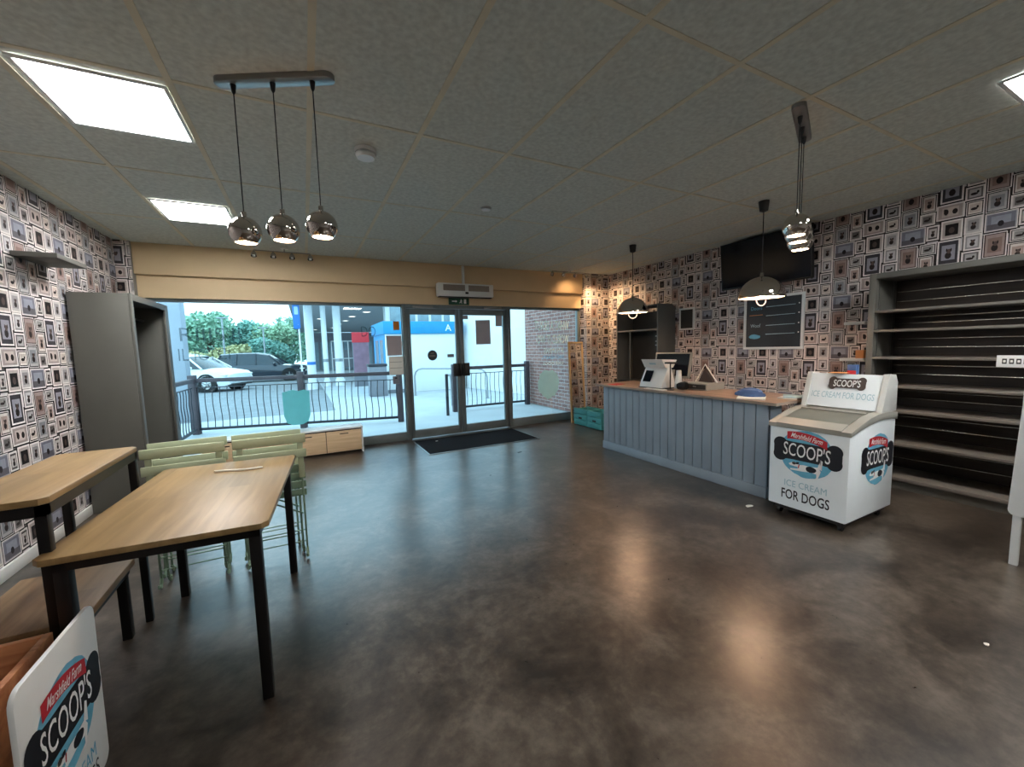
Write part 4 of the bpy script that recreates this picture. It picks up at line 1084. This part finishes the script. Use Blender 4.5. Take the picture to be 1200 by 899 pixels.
# kiosk
t = thing('kiosk', 'white kiosk with a bright blue fascia standing across the walkway', 'kiosk', (2.35, 13.4, -.012))
kw, kd, kh = 2.6, 2.4, 2.34
m = MB(); m.box(0, 0, 0, kw, kd, 1.93, M_OWHITE, .01); m.build('body', t)
m = MB(); m.box(-.06, -.06, 1.93, kw + .06, kd + .06, kh, M_KBLUE, .01); m.build('fascia', t)
m = MB(); m.text('A', frame((2.1, -.062, 2.13), (1, 0, 0), (0, 0, 1)), .22, M_WHP); m.build('fascia_letter', t, smooth=False)
m = MB(); m.box(-.02, .08, .0, 0, kd - .1, 1.93, M_KBLUE); m.build('side_panel', t)
for i in range(2):
    m = MB(); m.box(-.03, .35 + i * .9, .85, -.02, .95 + i * .9, 1.75, M_WINB); m.build('side_window', t)
m = MB(); m.box(-.005, -.02, 0, .75, 0, .12, M_OGREY); m.build('step', t)
m = MB(); Mk = frame((.62, -.012, 1.62), (1, 0, 0), (0, 0, 1)); m.flat(ell(0, 0, .13, .13, 24), Mk, M_ORANGE); m.flat(ell(0, .015, .09, .06, 20), Mk @ Matrix.Translation((0, 0, .002)), M_PALEB); m.build('round_badge', t, smooth=False)

t = thing('litter_bin', 'square dark grey litter bin in front of the kiosk', 'bin', (1.98, 13.0, -.012))
m = MB(); m.box(-.26, -.2, 0, .26, .2, .92, M_OGREY, .02); m.build('body', t)
m = MB(); m.box(-.28, -.22, .92, .28, .22, 1.0, M_RAILM, .015); m.build('lid', t)

# building with upper windows behind the kiosk
m = MB(); m.box(3.3, 18.5, -.02, 16, 19, 5.5, M_OWHITE)
bl = struct(m.build('wall_outside_facade'))
for i in range(9):
    m = MB(); m.box(3.5 + i * .62, 18.47, 2.45, 4.0 + i * .62, 18.5, 3.3, M_WINB, .005); m.build('window_pane', bl)
for z0, z1 in ((.3, 1.4), (1.5, 2.3)):
    m = MB(); m.box(6.25, 18.47, z0, 6.75, 18.5, z1, M_WINB, .005); m.build('window_pane', bl)

# canopy with downlights and columns
m = MB(); m.box(-.45, 17, 3.4, 3.3, 45.9, 3.7, M_SOFFIT); m.box(3.3, 19.1, 3.4, 11, 45.9, 3.7, M_SOFFIT); struct(m.build('ceiling_outside_canopy'))
for i, (x, y) in enumerate(((2.6, 25), (2.55, 28.5), (2.4, 32), (1.4, 33), (2.3, 37), (3.0, 22), (1.0, 27), (1.0, 40))):
    t = thing('canopy_downlight', 'round white downlight in the canopy soffit across the car park', 'ceiling light', (x, y, 3.4), 0, 'downlights of the far canopy')
    m = MB(); m.lathe([(.19, 0), (.22, 0), (.22, -.02), (.19, -.02)], M_OWHITE, seg=18); m.build('rim', t)
    m = MB(); m.lathe([(0, -.012), (.19, -.012)], M_LAMPW, seg=18); m.build('lamp', t)
for x, r, lb in ((.24, .16, 'leftmost thick white canopy column, next to the parking sign'), (.78, .10, 'middle slim white canopy column'), (1.28, .15, 'rightmost white canopy column, nearest the kiosk')):
    t = thing('canopy_column', lb, 'column', (x, 18.2, gz(18.2) if x < .6 else -.012))
    m = MB(); m.lathe([(0, 0), (r * 1.25, 0), (r * 1.25, .25), (r, .28), (r, 3.4 - (gz(18.2) if x < .6 else -.012)), (0, 3.4 - (gz(18.2) if x < .6 else -.012))], M_OWHITE, seg=20); m.build('shaft', t)
    m = MB(); m.lathe([(r, 1.0), (r * 1.03, 1.0), (r * 1.03, 1.12), (r, 1.12)], M_SIGNB if x < .3 else M_GALV, seg=20); m.build('band', t)
# far shop front under the canopy
m = MB(); m.box(.6, 46, -1.4, 14, 46.4, 3.39, M_OGREY); fs = struct(m.build('wall_outside_shop'))
for i in range(10):
    m = MB(); m.box(.8 + i * .75, 45.95, -1.0, 1.35 + i * .75, 46, 2.4, M_WINB); m.build('window_pane', fs)
t = thing('trolley_shelter', 'white framed glazed trolley shelter under the canopy', 'shelter', (1.35, 24, -.012))
for i in range(6):
    m = MB(); m.box(i * .28 - .02, -.03, 0, i * .28 + .02, .03, 2.0, M_OWHITE); m.build('post', t)
for z in (.1, 1.0, 1.95):
    m = MB(); m.box(-.02, -.03, z, 1.42, .03, z + .05, M_OWHITE); m.build('rail', t)
m = MB(); m.box(0, .8, .5, 1.4, .82, 1.5, M_OGREY); m.build('back_panel', t)

t = thing('poster_stand', 'free-standing display panel with red top and mauve poster by the kiosk', 'display panel', (2.02, 17, -.012))
m = MB(); m.box(-.31, -.03, .0, .31, .03, 2.14, M_OGREY, .01); m.build('frame', t)
m = MB(); m.box(-.29, -.035, .5, .29, -.03, 1.75, mat('mauve_poster', (132, 100, 116), .7, var=.15)); m.build('poster', t)
m = MB(); m.box(-.32, -.045, 1.75, .32, -.03, 2.15, M_REDP); m.build('header', t)

t = thing('parking_sign', 'tall blue sign on a thin white pole beside the canopy edge', 'road sign', (-.17, 17.6, gz(17.6)))
m = MB(); m.cyl((0.06, 0, 0), (.06, 0, 3.2), .03, M_OWHITE, 10); m.build('pole', t)
m = MB(); m.prism(rrect(.24, 1.0, .05), -.01, .01, M_SIGNB, lambda u, v, w: (u, w - .04, v + 2.55 + .35), .003); m.build('sign_plate', t)
m = MB(); m.flat(rrect(.13, .3, .03), frame((0, -.052, 3.1), (1, 0, 0), (0, 0, 1)), M_PALEB); m.build('sign_symbol', t, smooth=False)
for x, y, h, lb in ((-4.6, 32, 4.0, 'taller grey lamp post among the trees at left'), (-2.5, 34, 3.5, 'shorter grey lamp post in front of the trees')):
    t = thing('lamp_post', lb, 'lamp post', (x, y, gz(y)))
    m = MB(); m.tube([(0, 0, 0), (0, 0, h)], [.07, .045], M_GALV, 10); m.build('pole', t)
    m = MB(); m.box(-.3, -.08, h, .3, .08, h + .08, M_GALV, .02); m.build('lamp_head', t)
# cars
def car(name, label, cat, loc, rz, paint, L=4.4, W=1.84, Hh=1.62, group=None):
    t = thing(name, label, cat, loc, rz)
    # lower body: stations along x (front = +x)
    st = [(-L / 2, .78, .42, .86), (-L / 2 + .08, .88, .30, .98), (-L / 2 + .6, W / 2, .22, 1.02), (-.3, W / 2, .20, 1.0), (.75, W / 2, .20, .98), (1.3, W / 2 - .02, .22, .95), (L / 2 - .25, .86, .26, .84), (L / 2 - .05, .74, .32, .72), (L / 2, .60, .40, .62)]
    m = MB(); k = m.mi(paint); rings = []
    for x, hw, z0, z1 in st:
        P = [(-hw * .93, z0), (-hw, z0 + .16), (-hw, z1 - .18), (-hw * .92, z1 - .02), (-hw * .5, z1 + .025), (0, z1 + .03)]
        P += [(-y, z) for y, z in P[:-1][::-1]]
        rings.append([m.bm.verts.new((x, y, z)) for y, z in P])
    for A, B in zip(rings[:-1], rings[1:]):
        n = len(A)
        for j in range(n): m.bm.faces.new((A[j], B[j], B[(j + 1) % n], A[(j + 1) % n])).material_index = k
    m.bm.faces.new(rings[0]); m.bm.faces.new(rings[-1][::-1])
    bmesh.ops.recalc_face_normals(m.bm, faces=list(m.bm.faces))
    m.build('body', t)
    gs = [(-L / 2 + .12, .70, 1.0, 1.02), (-L / 2 + .45, .66, 1.0, Hh - .06), (-1.0, .66, 1.0, Hh - .01), (-.2, .66, 1.0, Hh - .02), (.45, .64, .98, Hh - .14), (1.15, .70, .94, .98)]
    for nm, mt, grow in (('window_glass', M_CARG, 0),):
        m = MB(); rings = []
        for x, hw, z0, z1 in gs:
            P = [(-hw - .16, z0 - .04), (-hw, z1 - .05), (-hw * .8, z1), (hw * .8, z1), (hw, z1 - .05), (hw + .16, z0 - .04)]
            rings.append([m.bm.verts.new((x, y, z)) for y, z in P])
        kk = m.mi(mt)
        for A, B in zip(rings[:-1], rings[1:]):
            for j in range(5): m.bm.faces.new((A[j], B[j], B[j + 1], A[j + 1])).material_index = kk
        m.bm.faces.new(rings[0]).material_index = kk; m.bm.faces.new(rings[-1][::-1]).material_index = kk
        bmesh.ops.recalc_face_normals(m.bm, faces=list(m.bm.faces)); m.build(nm, t)
    m = MB(); rr = []
    for x, hw, z0, z1 in gs[1:5]:
        rr.append([m.bm.verts.new((x, y, z)) for y, z in ((-hw - .006, z1 - .07), (-hw * .8, z1 + .012), (hw * .8, z1 + .012), (hw + .006, z1 - .07))])
    kk = m.mi(paint)
    for A, B in zip(rr[:-1], rr[1:]):
        for j in range(3): m.bm.faces.new((A[j], B[j], B[j + 1], A[j + 1])).material_index = kk
    m.build('roof', t)
    for s_ in (-1, 1):
        for (xa, za, ia), (xb, zb, ib) in (((1.15, .97, .86), (.45, Hh - .17, .65)), ((-.2, 1.0, .83), (-.2, Hh - .06, .67)), ((-1.15, 1.0, .83), (-1.1, Hh - .05, .67)), ((-L / 2 + .2, 1.0, .84), (-L / 2 + .48, Hh - .1, .67))):
            m = MB(); m.tube([(xa, s_ * ia, za), (xb, s_ * ib, zb)], .035, paint, 6); m.build('pillar', t)
        m = MB(); m.ball((.75, s_ * 1.0, 1.03), .1, paint, 10, 6, .7); m.build('mirror', t)
        m = MB(); m.box(L / 2 - .36, s_ * .52, .66, L / 2 - .10, s_ * .86, .74, M_SHEET, .03); m.build('headlight', t)
        for x in (-L / 2 + .82, L / 2 - .88):
            yb = s_ * (W / 2 - .11)
            w = MB(); w.lathe([(.2, -.11), (.33, -.11), (.345, -.08), (.345, .08), (.33, .11), (.2, .11)], M_TYRE, (x, yb, .345), 28, 'y'); w.lathe([(0, s_ * .08), (.06, s_ * .09), (.08, s_ * .05), (.2, s_ * .07), (.21, s_ * .112)], M_STEEL, (x, yb, .345), 28, 'y')
            for q in range(5):
                a = q * 2 * PI / 5; w.box(-.02, s_ * .075, .05, .02, s_ * .1, .2, M_STEEL, 0, Matrix.Translation((x, yb, .345)) @ Matrix.Rotation(a, 4, 'Y'))
            w.build('wheel', t)
            w = MB(); w.lathe([(.34, s_ * (W / 2 + .004)), (.41, s_ * (W / 2 + .006)), (.41, s_ * (W / 2 - .16)), (.34, s_ * (W / 2 - .16))], M_TYRE, (x, 0, .36), 28, 'y'); w.build('wheel_arch', t)
    m = MB(); m.box(L / 2 - .1, -.5, .42, L / 2 + .012, .5, .56, M_BLACKP, .02); m.box(L / 2 - .2, -.66, .25, L / 2 - .03, .66, .36, M_BLACKP, .02); m.build('grille', t)
    m = MB(); m.box(-L / 2 - .012, -.6, .34, -L / 2 + .1, .6, .5, M_BLACKP, .02); m.build('rear_bumper', t)
    return t
car('parked_car', 'white parked car seen through the left window, front turned to the right', 'car', (-4.35, 21.6, gz(21.6)), math.radians(-28), M_CARW)
car('parked_car', 'dark parked car standing side-on behind the white one', 'car', (-2.15, 27.5, gz(27.5)), math.radians(-8), M_CARD, 4.7, 1.88, 1.68)

# trees
def tree(label, x, y, h, rx, rz, km, seed):
    z0 = gz(y); t = thing('tree', label, 'tree', (x, y, z0), 0, 'trees beyond the car park'); rnd = random.Random(seed)
    m = MB(); m.tube([(0, 0, 0), (.05, 0, h * .3), (0, .03, h * .7)], [.16, .12, .05], M_TRUNK, 8)
    for i in range(4):
        a = rnd.random() * 6.28; m.tube([(0, 0, h * .35 + i * .3), (math.cos(a) * rx * .6, math.sin(a) * rx * .6, h * .6 + i * .25)], [.06, .02], M_TRUNK, 6)
    m.build('trunk', t)
    m = MB(); lf = M_LEAF[km]
    cs = [(rnd.uniform(-.55, .55) * rx, rnd.uniform(-.5, .5) * rx, h - rz + rnd.uniform(-.75, .55) * rz, rnd.uniform(.42, .62)) for _ in range(9)] + [(0, 0, h - rz, .75)]
    for (a, b, c, s) in cs:
        for i in range(300):
            v = Vector((rnd.gauss(0, 1), rnd.gauss(0, 1), rnd.gauss(0, 1))).normalized() * (.72 + .3 * rnd.random())
            p = Vector((a + v.x * rx * s, b + v.y * rx * s, c + v.z * rz * s)); q = Vector((rnd.gauss(0, 1), rnd.gauss(0, 1), rnd.gauss(0, 1))).normalized(); r = q.orthogonal().normalized(); e = rnd.uniform(.12, .22)
            m.face([p - q * e, p + r * e * .6, p + q * e, p - r * e * .6], lf)
    m.build('crown', t, smooth=False)
TR = [(-12.0, 45, 4.9, 2.2, 1.9, 0), (-9.6, 49, 5.5, 2.3, 2.2, 2), (-7.6, 44, 5.6, 2.1, 2.3, 0), (-6.2, 50, 5.6, 2.2, 2.3, 1), (-4.6, 45, 5.0, 2.0, 2.0, 2), (-3.2, 50, 5.4, 2.1, 2.2, 1), (-2.6, 44.5, 4.8, 1.8, 1.8, 1), (-1.2, 51, 5.9, 2.1, 2.4, 0), (.8, 54, 5.9, 2.0, 2.2, 2), (-8.6, 38, 2.5, 1.9, 1.0, 3), (-5.4, 39, 2.4, 1.9, .9, 3), (-2.2, 38, 3.0, 1.6, 1.1, 2)]
LB = ['broad mid-green tree', 'pale green tree', 'dark blue-green tree', 'ochre-green autumn tree']
WH = ['farthest left, partly behind the white column', 'second from the left', 'tallest, left of the taller lamp post', 'just left of the taller lamp post', 'right of the taller lamp post', 'behind the shorter lamp post', 'right of the shorter lamp post', 'left of the parking sign', 'behind the parking sign', 'low, above the white car', 'low, above the gap between the cars', 'low, above the dark car roof']
for i, q in enumerate(TR): tree(LB[q[5]] + ', ' + WH[i], *q[:5], q[5], 20 + i)

# ================================================================== STICKERS, NOTICES AND LETTERING ON THE GLASS
YG = 6.2235
def flatthing(name, label, cat, polys, x, z, mt):
    """thin film on the room side of a pane"""
    m = MB()
    for i, p in enumerate(polys): m.prism(p, -.0012 - .0006 * i, -.0006 * i, mt[i], XZ)
    o = m.build(name, smooth=False, loc=(x, YG, z)); return tag(o, label, cat)
M_TEALF = film_mat('teal_window_film', (138, 220, 222), .82)
M_GREENF = film_mat('frosted_green_film', (206, 226, 206), .45)
M_LETF = film_mat('pale_window_lettering', (255, 246, 224), 1.)
M_BLUF = film_mat('blue_window_film', (120, 196, 226), .8)
M_DRKF = film_mat('grey_window_lettering', (60, 84, 92), .6)
barrel = [(-.165, .22), (-.16, -.1), (-.13, -.2), (-.06, -.235), (.06, -.235), (.13, -.2), (.16, -.1), (.165, .22), (.10, .245), (.03, .23), (-.04, .25), (-.11, .235)]
flatthing('window_sticker', 'big teal rounded sticker low on the left window', 'sticker', [barrel], -.135, .645, [M_TEALF])
flatthing('window_sticker', 'large frosted pale green round blot low on the right window', 'sticker', [ell(0, 0, .23, .26, 26, .16, 5)], 3.95, .70, [M_GREENF])
flatthing('window_sticker', 'round dark logo sticker at eye height on the left glass door', 'sticker', [ell(0, 0, .078, .082, 28), ell(-.005, -.008, .055, .016, 14), [(-.035, .02), (.035, .03), (.03, .045), (-.03, .04)]], 1.80, 1.30, [M_DKUNIT, M_SHELFT, M_SHELFT])
flatthing('paper_notice', 'large grey-brown notice back on the right glass door', 'notice', [[(-.13, -.2), (.135, -.2), (.13, .205), (-.13, .2)]], 2.68, 1.655, [M_NOTP])
flatthing('paper_notice', 'small grey-brown notice back at the upper right corner of the right door', 'notice', [[(-.06, -.09), (.06, -.09), (.06, .09), (-.06, .09)]], 2.975, 1.845, [M_NOTP])
flatthing('paper_notice', 'tiny grey-brown notice back at the upper left corner of the right door', 'notice', [[(-.045, -.03), (.045, -.03), (.045, .03), (-.045, .03)]], 2.375, 1.90, [M_NOTP])
flatthing('paper_notice', 'grey-brown notice back on the left window beside the door post', 'notice', [[(-.12, -.15), (.10, -.15), (.10, .15), (-.125, .15)]], 1.23, 1.465, [M_NOTP])
flatthing('paper_notice', 'white lined paper on the left window below the grey notice', 'notice', [[(-.115, -.14), (.10, -.14), (.10, .14), (-.115, .14)], [(-.1, .05), (.08, .05), (.08, .056), (-.1, .056)], [(-.1, -.04), (.08, -.04), (.08, -.034), (-.1, -.034)]], 1.24, 1.165, [M_SHEET, M_SHELFT, M_SHELFT])
flatthing('paper_notice', 'small orange-brown notice at the top right of the left window', 'notice', [[(-.045, -.065), (.045, -.065), (.045, .065), (-.045, .065)]], 1.262, 1.765, [M_ORNOT])
flatthing('paper_notice', 'small grey square sticker low on the left window by the door post', 'notice', [[(-.05, -.06), (.05, -.06), (.05, .06), (-.05, .06)], ell(0, .03, .02, .012, 10)], 1.22, .945, [M_OGREY, M_INK])
flatthing('paper_notice', 'tiny dark sticker beside the door handle on the left door', 'notice', [[(-.055, -.025), (.055, -.025), (.055, .025), (-.055, .025)]], 2.10, 1.285, [M_OGREY])

def lettering(name, label, lines):
    t = thing(name, label, 'lettering', (0, YG, 0))
    for (s_, x, z, w, h, mt, mirrored, bold) in lines:
        m = MB(); Mx = frame((x, -.001, z), (1, 0, 0), (0, 0, 1))
        if mirrored: Mx = Mx @ Matrix.Diagonal((-1, 1, 1, 1))
        m.text(s_, Mx, h, mt, w, bold); m.build('text_line', t, smooth=False)
lettering('window_lettering', 'cream and blue lettering seen in reverse on the right window', [
    ('WHAT A BEAUT', 4.05, 1.765, .74, .17, M_LETF, True, .012), ('WORLD IT WO', 4.07, 1.52, .70, .16, M_LETF, True, .012),
    ('IF HUMANS', 4.08, 1.31, .42, .1, M_LETF, True, 0), ('HAD HEARTS', 4.06, 1.19, .46, .06, M_BLUF, True, .004), ('LIKE DOGS', 4.06, 1.08, .44, .055, M_LETF, True, 0)])
lettering('window_lettering', 'thin dark letters across the upper left window', [
    ("RIIIS'II", -1.02, 1.66, .62, .17, M_DRKF, False, -.006), ('IL ICTCI', -1.1, 1.41, .52, .15, M_DRKF, False, -.006), ('DO', .86, 1.68, .2, .15, M_DRKF, False, -.006)])
